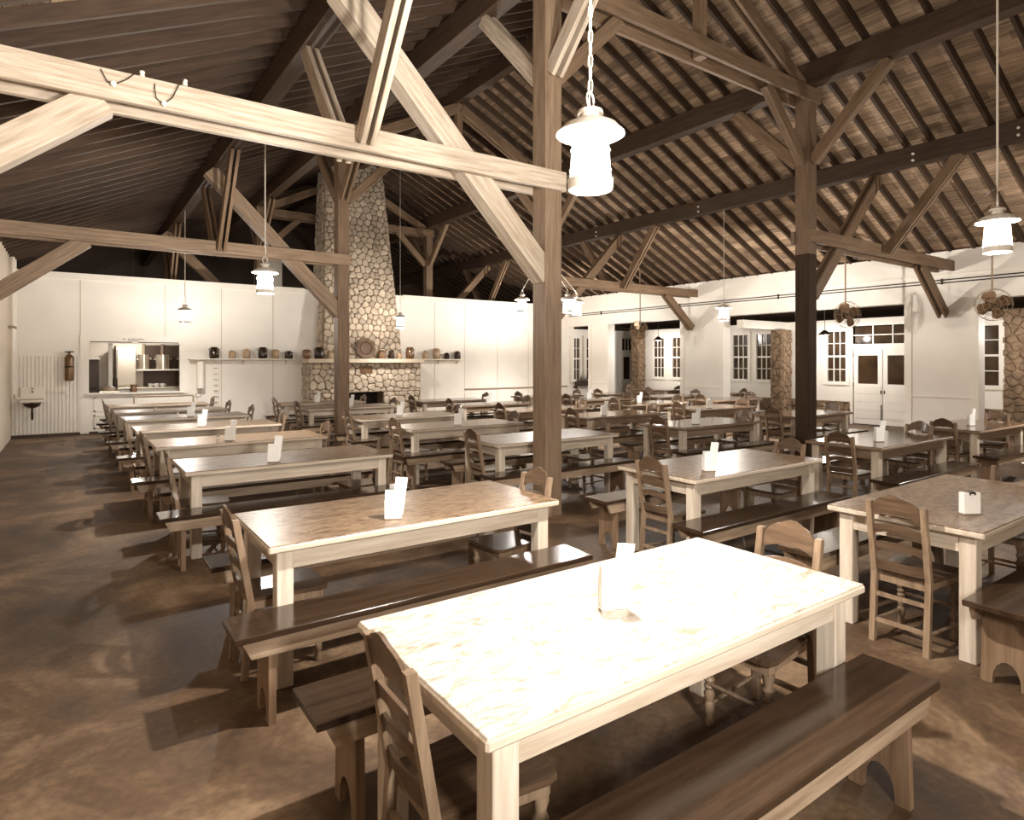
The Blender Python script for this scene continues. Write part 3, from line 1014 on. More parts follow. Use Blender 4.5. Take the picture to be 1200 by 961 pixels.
# ------------------------------------------------------------------ lanterns
def lantern(loc, top, label, chain_style, watts, scale=1.0, aim=None):
    """loc = centre of the lamp body bottom rim; top = z or point of suspension"""
    t = thing('hanging_lantern', label, 'lamp', loc, 0.4)
    s = scale
    def L_(prof):
        return [(r * s, z * s) for r, z in prof]
    # glass body
    part('lamp_glass', B().lathe(L_([(0.108, 0.02), (0.106, 0.05), (0.098, 0.17), (0.088, 0.305)]), 20, cap=False), 'lglass', t, smooth=True)
    part('lamp_rim', B().lathe(L_([(0.106, 0.0), (0.114, 0.0), (0.116, 0.045), (0.116, 0.052), (0.108, 0.052), (0.106, 0.0)]), 20, cap=False), 'metal', t, smooth=True)
    cg = B()
    for z, r in ((0.20, 0.097), (0.10, 0.104)):
        cg.ring((0, 0, z * s), r * s, 0.004 * s, 'z', 20, 4)
    for kk in range(4):
        a = kk * PI / 2
        cg.tube([(0.110 * s * math.cos(a), 0.110 * s * math.sin(a), 0.05 * s), (0.090 * s * math.cos(a), 0.090 * s * math.sin(a), 0.305 * s)], 0.004 * s, 4)
    part('lamp_cage', cg, 'metal', t)
    for sg in (-1, 1):
        part('side_ring', B().ring((sg * 0.118 * s, 0, 0.20 * s), 0.018 * s, 0.005 * s, 'y', 10, 5), 'metal', t)
    # brim with scalloped edge
    n = 40
    vs, fs = [], []
    prof = [(0.055, 0.352), (0.09, 0.345), (0.135, 0.322), (0.172, 0.280), (0.168, 0.278), (0.13, 0.316), (0.09, 0.338), (0.055, 0.346)]
    for i, (r, z) in enumerate(prof):
        for kk in range(n):
            a = 2 * PI * kk / n
            sc_ = (0.006 * math.sin(a * 20)) if i in (3, 4) else 0
            vs.append(((r * math.cos(a)) * s, (r * math.sin(a)) * s, (z + sc_) * s))
    m = len(prof)
    for i in range(m):
        for kk in range(n):
            fs.append((i * n + kk, i * n + (kk + 1) % n, ((i + 1) % m) * n + (kk + 1) % n, ((i + 1) % m) * n + kk))
    part('lamp_brim', B().add(vs, fs), 'metal', t, smooth=True)
    part('lamp_cap', B().lathe(L_([(0.088, 0.305), (0.06, 0.345), (0.045, 0.355), (0.042, 0.39), (0.066, 0.38), (0.062, 0.40), (0.03, 0.415), (0.01, 0.42)]), 16), 'metal', t, smooth=True)
    part('hanging_ring', B().ring((0, 0, 0.455 * s), 0.04 * s, 0.006 * s, 'y', 16, 6), 'metal', t)
    z0 = 0.495 * s
    if aim is None:
        end = Vector((0, 0, top - loc[2]))
    else:
        R = Matrix.Rotation(-0.4, 3, 'Z')
        end = R @ (Vector(aim) - Vector(loc))
    st = Vector((0, 0, z0))
    if chain_style == 'chain':
        b = B()
        d = (end - st)
        nl = int(d.length / 0.062)
        for i in range(nl):
            c = st + d * ((i + 0.5) / nl)
            pts = []
            for kk in range(10):
                a = 2 * PI * kk / 10
                u, v = 0.011 * math.cos(a), 0.026 * math.sin(a) + (0.010 if math.sin(a) > 0 else -0.010)
                pts.append((c.x + (u if i % 2 else 0), c.y + (0 if i % 2 else u), c.z + v))
            b.tube(pts, 0.0042, 5, True)
        part('chain', b, 'metal', t)
        part('flex_cord', B().tube([(0.0, 0, 0.41 * s), (0.012, 0.01, 0.47 * s), tuple(st + d * 0.2), tuple(st + d * 0.6 + Vector((0.01, 0, 0))), tuple(end)], 0.0035, 5), 'metal', t)
    else:
        d = end - st
        part('cord', B().tube([tuple(st), tuple(st + d * 0.04 + Vector((0.012, 0, 0))), tuple(st + d * 0.08), tuple(st + d * 0.5), tuple(end)], 0.009 if chain_style == 'cord' else 0.006, 6), 'metal', t)
    part('bulb', B().lathe([(0.0, -0.035), (0.022, -0.025), (0.03, 0.0), (0.022, 0.025), (0.012, 0.05), (0.012, 0.12)], 10, (0, 0, 0.15 * s)), 'bulb', t, smooth=True)
    point_light('lantern_light', (0, 0, 0.07 * s), watts, 0.045, t)
    return t

zr = zu(RIDGE) - 0.32
lantern((2.14, 2.35, 2.565), 5.06, 'white lantern on a long link chain above the pale front tables', 'chain', LAMP_W * 1.25)
lantern((2.14, 8.85, 2.62), 5.06, 'white lantern on a cord over the aisle tables, beside the chimney-side truss', 'cord', LAMP_W)
lantern((2.06, 15.6, 2.55), 5.06, 'small dark-capped lantern hanging above the kitchen hatch', 'cord', LAMP_W * 0.8)
lantern((6.95, 2.12, 2.70), zr, 'white lantern hanging in line with the caged fan at the porch stone wall', 'cord', LAMP_W * 0.4)
lantern((7.35, 15.75, 2.62), zu(7.35) + 0.14, 'small lantern hanging before the stones of the chimney', 'thin', LAMP_W * 0.55)
CL = (7.28, 9.3, 3.75)
lantern((6.95, 9.53, 2.62), 0, 'lantern of the hanging cluster on the chimney side of the free post', 'thin', LAMP_W * 0.45, 0.85, CL)
lantern((7.62, 9.00, 2.62), 0, 'lantern of the hanging cluster next to the free post edge', 'thin', LAMP_W * 0.45, 0.85, CL)
lantern((7.98, 9.15, 2.60), 0, 'lantern of the hanging cluster farthest from the chimney', 'thin', LAMP_W * 0.45, 0.85, CL)
ch = thing('lantern_hanger', 'iron rod that carries the cluster of three lanterns from the roof', 'lamp hanger', CL)
part('hanger_rod', B().tube([(0, 0, 0), (0, 0, zu(CL[0]) + 0.14 - CL[2])], 0.012, 6), 'darkmetal', ch)
part('hanger_hook', B().ring((0, 0, -0.01), 0.03, 0.007, 'y'), 'darkmetal', ch)
lantern((11.8, 8.6, 2.60), 5.06, 'small lantern hanging before the wide cream pier', 'thin', LAMP_W * 1.9)
# unseen lanterns of the same rows; those behind the camera added as fill
lantern((2.14, -4.1, 2.6), 5.06, 'added fill lantern over the open-aisle row, farther from the kitchen than the chain lantern', 'cord', LAMP_W)
lantern((6.95, -4.1, 2.6), zr, 'added fill lantern under the ridge, farthest from the chimney', 'cord', LAMP_W * 0.2)
lantern((11.8, 2.1, 2.6), 5.06, 'lantern over the window-side aisle, farthest from the kitchen partition', 'cord', LAMP_W * 1.2)
lantern((11.8, 15.2, 2.6), 5.06, 'lantern on a cord over the far window-side tables', 'thin', LAMP_W * 1.8)


def pendant(loc, top, label, watts):
    t = thing('pendant_lamp', label, 'lamp', loc)
    part('lamp_shade', B().lathe([(0.16, 0.0), (0.15, 0.03), (0.06, 0.11), (0.035, 0.13), (0.033, 0.127), (0.055, 0.105), (0.14, 0.025), (0.15, 0.0)], 16, cap=False), 'darkmetal', t, smooth=True)
    part('cord', B().tube([(0, 0, 0.12), (0, 0, top - loc[2])], 0.008, 5), 'darkmetal', t)
    part('bulb', B().lathe([(0.0, -0.04), (0.03, -0.03), (0.04, 0.0), (0.03, 0.03), (0.015, 0.06), (0.015, 0.10)], 10, (0, 0, 0.01)), 'bulb', t, smooth=True)
    point_light('pendant_light', (0, 0, -0.05), watts, 0.04, t)
pendant((16.3, 14.5, 2.42), 3.43, 'dark cone-shaded pendant lamp in the porch aisle beside the slim pillar', 60)
pendant((16.3, 8.75, 2.40), 3.43, 'dark cone-shaded pendant lamp in the porch aisle before the double door window', 60)
pendant((16.3, 4.0, 2.40), 3.43, 'dark cone-shaded pendant lamp in the porch aisle near the stone wall', 45)
pendant((1.3, 19.0, 2.35), zu(1.3) + 0.14, 'pendant lamp inside the kitchen behind the hatch', 26)
pendant((6.0, 21.2, 2.7), zu(6.0) + 0.14, 'added unseen pendant lamp in the back kitchen, hidden by the chimney', 110)  # added fill, out of sight, to lift the roof beyond the partition


def fan(loc, top, rotz, label, yaw_only=True):
    t = thing('cage_fan', label, 'fan', loc, rotz)
    part('fan_rod', B().tube([(0, 0, 0.1), (0, 0, top - loc[2])], 0.016, 6), 'grey', t)
    part('fan_motor', B().lathe([(0.0, -0.02), (0.06, 0.0), (0.075, 0.06), (0.07, 0.14), (0.03, 0.18), (0.0, 0.18)], 12), 'darkmetal', t, (0, 0.02, 0), (-PI / 2, 0, 0), True)
    part('fan_yoke', B().tube([(0, 0.1, 0.06), (0, 0.06, 0.11), (0, 0.0, 0.12)], 0.018, 6), 'darkmetal', t)
    cg = B()
    for r, y in ((0.29, -0.05), (0.29, -0.11), (0.19, -0.17), (0.09, -0.18), (0.19, 0.0)):
        cg.ring((0, y, 0), r, 0.0045, 'y', 20, 4)
    for k in range(12):
        a = 2 * PI * k / 12
        ca, sa = math.cos(a), math.sin(a)
        cg.tube([(0.05 * ca, 0.02, 0.05 * sa), (0.19 * ca, 0.0, 0.19 * sa), (0.29 * ca, -0.05, 0.29 * sa), (0.29 * ca, -0.11, 0.29 * sa), (0.19 * ca, -0.17, 0.19 * sa), (0.02 * ca, -0.182, 0.02 * sa)], 0.003, 4)
    part('fan_cage', cg, 'grey', t)
    for k in range(4):
        a = k * PI / 2 + 0.4
        vs = []
        for r, w, tw in ((0.03, 0.03, 0.02), (0.12, 0.09, 0.035), (0.21, 0.11, 0.03), (0.265, 0.06, 0.015)):
            for sgn in (-1, 1):
                x, z = r, sgn * w
                vs.append((x * math.cos(a) - z * math.sin(a), -0.07 + sgn * tw, x * math.sin(a) + z * math.cos(a)))
        n = len(vs)
        vs2 = [(v[0], v[1] + 0.004, v[2]) for v in vs]
        fs = []
        for i in range(0, 6, 2):
            fs += [(i, i + 1, i + 3, i + 2), (i + n, i + 2 + n, i + 3 + n, i + 1 + n), (i, i + 2, i + 2 + n, i + n), (i + 1, i + 1 + n, i + 3 + n, i + 3)]
        fs += [(0, n, n + 1, 1), (6, 7, 7 + n, 6 + n)]
        part('fan_blade', B().add(vs + vs2, fs), 'brass', t)
    return t
fan((13.9, 4.32, 2.74), zu(13.9) + 0.14, -1.0, 'caged electric fan on a rod in front of the porch stone wall')
fan((13.9, 7.0, 2.72), zu(13.9) + 0.14, -0.55, 'caged electric fan on a rod in front of the double door transom')
fan((13.9, 13.07, 2.62), zu(13.9) + 0.14, -1.3, 'caged electric fan on a rod at the opening beside the slim stone pillar')

# ------------------------------------------------------------------ furniture prototypes
TL, TW, TH = 1.90, 0.87, 0.76


def make_table(label, group, top='top', ax='tframe_x', ay='tframe_y'):
    t = thing('dining_table', label, 'table', group=group)
    part('tabletop', B().cbox(0.006, TL - 0.006, 0.006, TW - 0.006, TH - 0.012, TH, 0.003), top, t)
    b = B()
    b.cbox(0, TL, 0, TW, TH - 0.04, TH - 0.0035, 0.008)
    part('edge_band', b, ax, t)
    s, o = 0.085, 0.055
    for x in (o, TL - o - s):
        for y in (o, TW - o - s):
            part('leg', B().cbox(x, x + s, y, y + s, 0, TH - 0.04, 0.004), 'tframe_z', t)
    for y in (o + 0.012, TW - o - 0.037):
        part('apron', B().box(o + s, TL - o - s, y, y + 0.025, TH - 0.145, TH - 0.04), ax, t)
    for x in (o + 0.012, TL - o - 0.037):
        part('apron', B().box(x, x + 0.025, o + s, TW - o - s, TH - 0.145, TH - 0.04), ay, t)
    return t


BL, BWD, BH = 2.16, 0.295, 0.45


def make_bench(label, group):
    t = thing('bench', label, 'bench', group=group)
    part('seat', B().cbox(0, BL, 0, BWD, BH - 0.032, BH, 0.004), 'bench', t)
    for y in (0.018, BWD - 0.042):
        part('skirt', B().prism([(0.035, BH - 0.032), (0.075, BH - 0.115), (BL - 0.075, BH - 0.115), (BL - 0.035, BH - 0.032)], 'y', y, y + 0.024), 'benchside', t)
    for x in (0.155, BL - 0.155 - 0.034):
        yl, yr = 0.044, BWD - 0.044
        pts = [(yl, BH - 0.032), (yl - 0.012, 0.0), (yl + 0.042, 0.0)]
        c = (yl + yr) / 2
        for k in range(9):
            a = PI - PI * k / 8
            pts.append((c + 0.062 * math.cos(a), 0.02 + 0.11 * math.sin(a)))
        pts += [(yr - 0.042, 0.0), (yr + 0.012, 0.0), (yr, BH - 0.032)]
        part('end_board', B().prism(pts, 'x', x, x + 0.034), 'benchleg', t)
    return t


def make_chair(label, group):
    """faces +x; origin between the rear feet on the floor"""
    t = thing('ladder_back_chair', label, 'chair', group=group)
    W2 = 0.148
    SH = 0.43
    def lean(z):
        return -0.005 - (0.0 if z < 0.42 else (z - 0.42) * 0.17) - (0.03 * (1 - z / 0.42) if z < 0.42 else 0)
    for sg in (-1, 1):
        b = B()
        vs, fs = [], []
        zs = [0, 0.2, 0.42, 0.6, 0.86]
        for z in zs:
            x = lean(z)
            for dx, dy in ((-.017, -.016), (.017, -.016), (.017, .016), (-.017, .016)):
                vs.append((x + dx, sg * W2 + dy, z))
        for i in range(len(zs) - 1):
            for k in range(4):
                fs.append((4 * i + k, 4 * i + (k + 1) % 4, 4 * i + 4 + (k + 1) % 4, 4 * i + 4 + k))
        fs += [(0, 3, 2, 1), tuple(4 * (len(zs) - 1) + k for k in range(4))]
        part('rear_post', b.add(vs, fs), 'chair', t)
    # crest and slats with their scalloped edges
    def slat(name, z0, z1, topf, botf):
        n = 14
        w = W2 - 0.012
        vs, fs = [], []
        for i in range(n + 1):
            u = -1 + 2 * i / n
            zt, zb = z1 + topf(u), z0 + botf(u)
            bow = -0.014 * (1 - u * u)
            for z in (zb, zt):
                x = lean(z) + bow
                vs += [(x - 0.007, u * w, z), (x + 0.007, u * w, z)]
        for i in range(n):
            o = 4 * i
            fs += [(o, o + 4, o + 6, o + 2), (o + 1, o + 3, o + 7, o + 5), (o + 2, o + 6, o + 7, o + 3), (o, o + 1, o + 5, o + 4)]
        fs += [(0, 2, 3, 1), (4 * n, 4 * n + 1, 4 * n + 3, 4 * n + 2)]
        part(name, B().add(vs, fs), 'slat', t, smooth=False)
    crest = lambda u: 0.085 * (1 - abs(u) ** 1.7) - 0.012 * math.exp(-(u / 0.16) ** 2) + 0.006 * math.cos(u * 9)
    wav = lambda u: 0.034 * (1 - u * u) - 0.012 * math.exp(-(u / 0.2) ** 2)
    slat('crest_rail', 0.765, 0.835, crest, wav)
    slat('ladder_slat', 0.655, 0.715, lambda u: 0.02 * (1 - u * u), wav)
    slat('ladder_slat', 0.55, 0.605, lambda u: 0.018 * (1 - u * u), wav)
    slat('ladder_slat', 0.44, 0.50, lambda u: 0.0, lambda u: 0.0)
    # seat, wider in front with rounded corners
    pts = [(0.0, -0.15), (0.36, -0.19), (0.40, -0.182), (0.415, -0.15), (0.42, 0.0), (0.415, 0.15), (0.40, 0.182), (0.36, 0.19), (0.0, 0.15)]
    st = part('seat', B().prism(pts, 'z', SH - 0.022, SH), 'seat', t)
    pts2 = [(0.01, -0.135), (0.385, -0.165), (0.385, 0.165), (0.01, 0.135)]
    part('seat_frame', B().prism(pts2, 'z', SH - 0.07, SH - 0.022), 'chair', t)
    prof = [(0.013, 0.0), (0.017, 0.02), (0.012, 0.05), (0.018, 0.065), (0.018, 0.10), (0.012, 0.115), (0.020, 0.15), (0.014, 0.17), (0.019, 0.185), (0.014, 0.20),
            (0.019, 0.215), (0.014, 0.23), (0.019, 0.245), (0.014, 0.26), (0.021, 0.29), (0.014, 0.31), (0.020, 0.34), (0.020, 0.36)]
    for sg in (-1, 1):
        part('front_leg', B().lathe([(r * 1.35, z) for r, z in prof], 9, (0.36, sg * 0.148, 0)), 'chair', t, smooth=True)
    part('stretcher', B().tube([(0.37, -0.15, 0.2), (0.37, 0.15, 0.2)], 0.010, 6), 'chair', t)
    for sg in (-1, 1):
        part('stretcher', B().tube([(-0.02, sg * W2, 0.12), (0.37, sg * 0.152, 0.09)], 0.010, 6), 'chair', t)
    for z in (0.13, 0.285):
        part('rear_stretcher', B().box(lean(z) - 0.008, lean(z) + 0.008, -W2, W2, z - 0.012, z + 0.012), 'chair', t)
    return t


def make_holder(label, group):
    t = thing('napkin_holder', label, 'napkin holder', group=group)
    part('napkin_stack', B().cbox(-0.048, 0.048, -0.022, 0.022, 0.008, 0.17, 0.003), 'paper', t)
    part('holder_base', B().cbox(-0.05, 0.05, -0.03, 0.03, 0, 0.008, 0.002), 'tin', t)
    part('holder_side', B().box(-0.05, 0.05, -0.026, -0.024, 0.008, 0.12).box(-0.05, 0.05, 0.024, 0.026, 0.008, 0.12), 'paper', t)
    b = B()
    b.box(-0.035, 0.035, -0.012, -0.004, 0.0, 0.22)
    part('folded_card', b, 'paper', t, (0.022, 0.006, 0.03), (0.05, 0.12, 0.1))
    return t


def make_flat_holder(label, group):
    t = thing('napkin_holder', label, 'napkin holder', group=group)
    part('napkin_stack', B().cbox(-0.055, 0.055, -0.022, 0.022, 0.006, 0.135, 0.003), 'paper', t)
    part('holder_base', B().cbox(-0.06, 0.06, -0.03, 0.03, 0, 0.006, 0.002), 'tin', t)
    part('holder_clip', B().box(-0.02, -0.012, -0.024, 0.024, 0.12, 0.14).box(0.012, 0.02, -0.024, 0.024, 0.12, 0.14).box(-0.02, 0.02, -0.0235, -0.022, 0.128, 0.139), 'darkmetal', t)
    return t


# ------------------------------------------------------------------ laying out the dining room
ROWS = {
    'aisle': ('row along the open aisle', [(.84, 1.30), (.81, 3.28), (.78, 5.90), (.74, 7.78), (.70, 9.74), (.66, 11.68), (.63, 13.42), (.62, 15.30)]),
    'chimney': ('row of the chimney post', [(4.07, 1.30), (4.03, 3.20), (3.92, 5.84), (3.79, 7.75), (3.80, 9.60), (3.78, 12.32), (3.78, 14.05)]),
    'nave': ('row under the ridge', [(7.17, 3.22), (7.05, 5.80), (7.05, 7.75), (6.80, 9.55), (6.72, 11.35), (6.66, 13.05)]),
    'door': ('row behind the dark-footed post', [(10.0, 3.24), (10.0, 5.85), (9.85, 7.75), (9.80, 9.50), (9.98, 11.30), (9.80, 13.10)]),
    'window': ('row along the cream piers', [(12.6, 9.40), (12.6, 11.20), (12.6, 13.00)]),
    'porch': ('row in the porch aisle', [(16.65, 11.25), (16.65, 13.7)]),
}
ORD = ['first', 'second', 'third', 'fourth', 'fifth', 'sixth', 'seventh', 'eighth']
rj = random.Random(3)
pt = make_table('x', 'long dining tables of the hall')
pd = make_table('x', 'long dining tables of the hall', 'topshade', 'apron_shade_x', 'apron_shade_y')
pb = make_bench('x', 'benches pushed up to the tables')
pc = make_chair('x', 'ladder-back chairs at the table ends')
ph = make_holder('x', 'napkin holders on the tables')
pf = make_flat_holder('x', 'napkin holders on the tables')
CARD = {('aisle', 0): (1.68, 1.72, 0), ('aisle', 1): (1.57, 3.46, 0), ('aisle', 2): (1.54, 6.05, 0), ('aisle', 3): (1.53, 7.98, 0), ('aisle', 4): (1.53, 9.95, 0), ('aisle', 5): (1.65, 11.85, 0),
        ('chimney', 0): (4.52, 1.52, 1), ('chimney', 1): (4.46, 3.40, 0), ('chimney', 3): (4.66, 8.0, 0), ('chimney', 4): (4.66, 10.0, 0), ('chimney', 5): (4.75, 12.6, 0), ('chimney', 6): (4.6, 14.3, 0),
        ('nave', 0): (7.72, 3.50, 0), ('nave', 1): (7.62, 6.05, 0), ('nave', 2): (7.55, 7.95, 0), ('nave', 3): (7.6, 9.9, 0), ('nave', 4): (7.6, 11.7, 0),
        ('door', 0): (10.75, 3.6, 0), ('door', 2): (10.5, 8.0, 0), ('door', 3): (10.5, 9.9, 0), ('door', 4): (10.5, 11.6, 0)}
for key, (rname, spots) in ROWS.items():
    n = len(spots)
    r0 = PI / 2 if key == 'porch' else 0.0
    for i, (x, y) in enumerate(spots):
        tw = '%s table from kitchen wall, %s' % (ORD[n - 1 - i], rname)
        tone = 'bright-lit marbled-top dining table' if (key, i) == ('aisle', 0) else ('marbled-top dining table' if key in ('aisle', 'chimney') else 'shade-toned dining table')

        def at(u, v):
            return (x + u * math.cos(r0) - v * math.sin(r0), y + u * math.sin(r0) + v * math.cos(r0), 0)
        tb = dup(pt if key in ('aisle', 'chimney') else pd, at(0, 0), r0 + rj.uniform(-.005, .005), '%s, %s' % (tone, tw.replace(' table', '')))
        if (key, i) == ('aisle', 0):          # strong light on this table is put into a paler top colour
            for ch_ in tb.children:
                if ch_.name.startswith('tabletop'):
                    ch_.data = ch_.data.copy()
                    ch_.data.materials[0] = MT['toplit']
        # benches on both long sides, half slid under the top
        vn = -0.272 + rj.uniform(-.015, .01)
        vf = TW - 0.035 + rj.uniform(0, .02)
        if key == 'chimney' and i == 2:
            vn = 5.575 - y
        if key == 'chimney' and i == 5:
            vn = 12.05 - y
        far, near = ('kitchen side', 'side away from kitchen') if r0 == 0 else ('hall side', 'window side')
        dup(pb, at(-0.23 + rj.uniform(-.02, .02), vn), r0 + (0 if key == 'chimney' else rj.uniform(-.004, .004)), 'bench, %s, %s' % (near, tw))
        dup(pb, at(-0.135 + rj.uniform(-.02, .02), vf), r0 + rj.uniform(-.004, .004), 'bench, %s, %s' % (far, tw))
        # end chairs
        e0, e1 = ('open-aisle end', 'window-wall end') if r0 == 0 else ('double-door end', 'end-door end')
        dup(pc, at(-0.015 + rj.uniform(-.012, .008), 0.40 + rj.uniform(-.025, .025)), r0 + rj.uniform(-.05, .05), 'ladder-back chair, %s, %s' % (e0, tw))
        dup(pc, at(TL + 0.03 + rj.uniform(-.015, .03), 0.42 + rj.uniform(-.025, .025)), r0 + PI + rj.uniform(-.05, .05), 'ladder-back chair, %s, %s' % (e1, tw))
        if (key, i) in CARD:
            cx, cy, kind = CARD[(key, i)]
            dup(pf if kind else ph, (cx, cy, TH), (-0.60 if kind else -0.45) + rj.uniform(-.15, .15), ('low white clip napkin holder, %s' if kind else 'white napkin holder, %s') % tw)
for pr in (pt, pd, pb, pc, ph, pf):
    for ch_ in list(pr.children):
        bpy.data.objects.remove(ch_)
    bpy.data.objects.remove(pr)
# salt shakers
for k, (x, y, nm) in enumerate(((1.40, 7.95, 'fifth'), (1.46, 11.88, 'third'), (1.30, 13.7, 'second'))):
    t = thing('salt_shaker', 'small glass salt shaker on the %s table from the kitchen hatch, open aisle row' % nm, 'salt shaker', (x, y, TH))
    part('shaker_glass', B().lathe([(0.022, 0), (0.024, 0.01), (0.017, 0.06)], 10), 'clearglass', t, smooth=True)
    part('shaker_cap', B().lathe([(0.018, 0.06), (0.018, 0.075), (0.008, 0.088)], 10), 'tin', t, smooth=True)
# small vase of flowers on the porch table
t = thing('flower_vase', 'small vase with a few pale flowers on a porch aisle table', 'vase', (16.2, 11.9, TH))
part('vase', B().lathe([(0.03, 0), (0.045, 0.05), (0.02, 0.13), (0.03, 0.16)], 12), 'porcelain', t, smooth=True)
for k in range(5):
    a = k * 1.256
    st_ = part('stem', B().tube([(0, 0, 0.14), (0.05 * math.cos(a), 0.05 * math.sin(a), 0.26)], 0.004, 5), 'leaf', t)
    part('blossom', B().lathe([(0.0, -0.01), (0.03, 0.01), (0.02, 0.03), (0.0, 0.035)], 8, (0.05 * math.cos(a), 0.05 * math.sin(a), 0.26)), 'paper', st_, smooth=True)
# planter box at the end-wall windows
t = thing('planter_box', 'dark planter box of spiky plants under the end-wall windows', 'planter', (15.60, YB - 0.16, 0.80))
part('planter_trough', B().cbox(-0.42, 0.42, -0.09, 0.09, 0, 0.16, 0.01), 'crockdark', t)
part('planter_bracket', B().box(-0.4, -0.36, 0.0, 0.155, -0.1, 0.0).box(0.36, 0.4, 0.0, 0.155, -0.1, 0.0), 'darkmetal', t)
for k in range(16):
    x = -0.36 + k * 0.048
    h = rj.uniform(0.2, 0.42)
    dx = rj.uniform(-.08, .08)
    part('leaf', B().add([(x - 0.02, -0.005, 0.15), (x + 0.02, -0.005, 0.15), (x + 0.02, 0.005, 0.15), (x - 0.02, 0.005, 0.15), (x + dx, rj.uniform(-.05, .05), 0.15 + h)],
                         [(0, 1, 2, 3), (0, 1, 4), (1, 2, 4), (2, 3, 4), (3, 0, 4)]), 'leaf', t)

# ------------------------------------------------------------------ shelf, crocks, wall things
for k, (xa, xc, lab) in enumerate(((2.40, 5.0, 'thin cream wall shelf for crocks on the hatch side of the chimney'), (8.64, 10.4, 'thin cream wall shelf for crocks on the window side of the chimney'))):
    t = thing('wall_shelf', lab, 'shelf', ((xa + xc) / 2, YB - 0.13, 1.745))
    h = (xc - xa) / 2
    part('shelf_board', B().cbox(-h, h, -0.11, 0.13, 0, 0.03, 0.004), 'trimw', t)
    n = 3
    for j in range(n):
        xx = -h + 0.2 + j * (2 * h - 0.4) / (n - 1)
        part('shelf_bracket', B().prism([(0.13, 0.0), (-0.07, 0.0), (0.13, -0.14)], 'x', xx - 0.012, xx + 0.012), 'trimw', t)


def crock(x, y, w, h, mat, label, kind):
    r = w / 2
    t = thing('stoneware_crock', label, 'crock', (x, y, 1.775))
    if kind == 0:
        prof = [(0.82 * r, 0), (0.95 * r, 0.1 * h), (r, 0.35 * h), (0.98 * r, 0.65 * h), (0.72 * r, 0.84 * h), (0.62 * r, 0.88 * h)]
        lip = [(0.60 * r, 0.88 * h), (0.70 * r, 0.90 * h), (0.72 * r, 0.97 * h), (0.64 * r, h), (0.5 * r, h), (0.5 * r, 0.93 * h)]
    else:
        prof = [(0.92 * r, 0), (r, 0.08 * h), (r, 0.6 * h), (0.85 * r, 0.76 * h), (0.5 * r, 0.88 * h)]
        lip = [(0.48 * r, 0.88 * h), (0.56 * r, 0.9 * h), (0.56 * r, h), (0.4 * r, h), (0.4 * r, 0.94 * h)]
    part('crock_body', B().lathe(prof, 16), mat, t, smooth=True)
    part('crock_lip', B().lathe(lip, 16), mat, t, smooth=True)
    hb = B()
    for sg in (-1, 1):
        hb.tube([(sg * 0.9 * r, 0, 0.74 * h), (sg * 1.08 * r, 0, 0.80 * h), (sg * 0.95 * r, 0, 0.86 * h), (sg * 0.68 * r, 0, 0.86 * h)], 0.10 * r, 6)
    part('crock_handles', hb, mat, t, smooth=True)


CR = [(251, 12, 13.5, 'd', 0, 'wide dark glazed crock standing nearest the kitchen hatch'), (272, 7.4, 9.8, 't', 1, 'small tan jar beside the wide dark crock near the hatch'),
      (289, 8.5, 11.5, 't', 1, 'medium tan jar with rim on the hatch-side shelf'), (308, 11.6, 13.5, 'd', 0, 'big dark crock in the middle of the hatch-side shelf'),
      (323, 8.2, 10.8, 't', 0, 'pale stoneware jar right beside the big dark crock'), (338.5, 8.8, 9.2, 'd', 1, 'squat black jar at the chimney end of the hatch-side shelf'),
      (359.5, 9.5, 10.8, 'b', 0, 'brown crock at the outer end of the mantel'), (374, 11, 13.5, 'd', 0, 'tall black crock on the mantel beside the brown one'),
      (387, 7, 9.5, 't', 1, 'tan jar on the mantel half behind the timber post'),
      (447, 9, 10.2, 'b', 0, 'brown glazed pot on the mantel next to the platter'), (459, 6.5, 10.8, 'd', 1, 'slim dark jar on the mantel beside the brown pot'),
      (468, 6.2, 7.5, 't', 1, 'tiny pale jar on the mantel below the lantern'), (480.5, 11.5, 13.8, 'b', 0, 'largest brown crock at the mantel end')]
CR2 = [(498.5, 6.8, 10, 't', 1, 'slim tan jar on the window-side shelf beside the chimney'), (511.5, 10, 12.5, 't', 0, 'large tan crock on the window-side shelf'),
       (523.5, 6.4, 7.4, 'd', 0, 'tiny black jar on the window-side shelf'), (536, 7.8, 9.4, 'd', 1, 'black jar at the far end of the window-side shelf')]
A_ = math.radians(35.17)
def px_at_y(px, yy):          # plan position on the shelf line
    a = (px - 600) / 731.6
    return yy * (math.sin(A_) + a * math.cos(A_)) / (math.cos(A_) - a * math.sin(A_))
mm = {'d': 'crockdark', 'b': 'crockbrown', 't': 'crocktan'}
for px, w, h, m, kd, lab in CR + CR2:
    yy = 16.9 if 350 < px < 494 else YB - 0.135
    xx = px_at_y(px, yy)
    d_ = xx * math.sin(A_) + yy * math.cos(A_)
    k_ = d_ / 731.6
    w_ = min(w * k_, 0.235) if yy > 17.2 else min(w * k_, 0.26)
    if 355 < px < 480 and yy < 17:
        pass
    crock(xx, yy, w_, h * k_, mm[m], lab, kd)
# round platter leaning on the shaft
t = thing('round_platter', 'big round dull copper platter leaning on the chimney above the mantel', 'platter', (px_at_y(428.5, 16.98), 16.965, 1.775), 0)
part('platter_dish', B().lathe([(0.0, 0.0), (0.17, 0.0), (0.20, 0.03), (0.285, 0.045), (0.295, 0.04), (0.28, 0.035), (0.195, 0.02), (0.165, -0.012), (0.0, -0.012)], 28), 'copper', t, (0, 0.035, 0.30), (PI / 2 - 0.12, 0, 0), True)
part('platter_boss', B().lathe([(0.16, 0.002), (0.15, 0.012), (0.10, 0.016), (0.0, 0.018)], 24), 'copper', t, (0, 0.035, 0.30), (PI / 2 - 0.12, 0, 0), True)

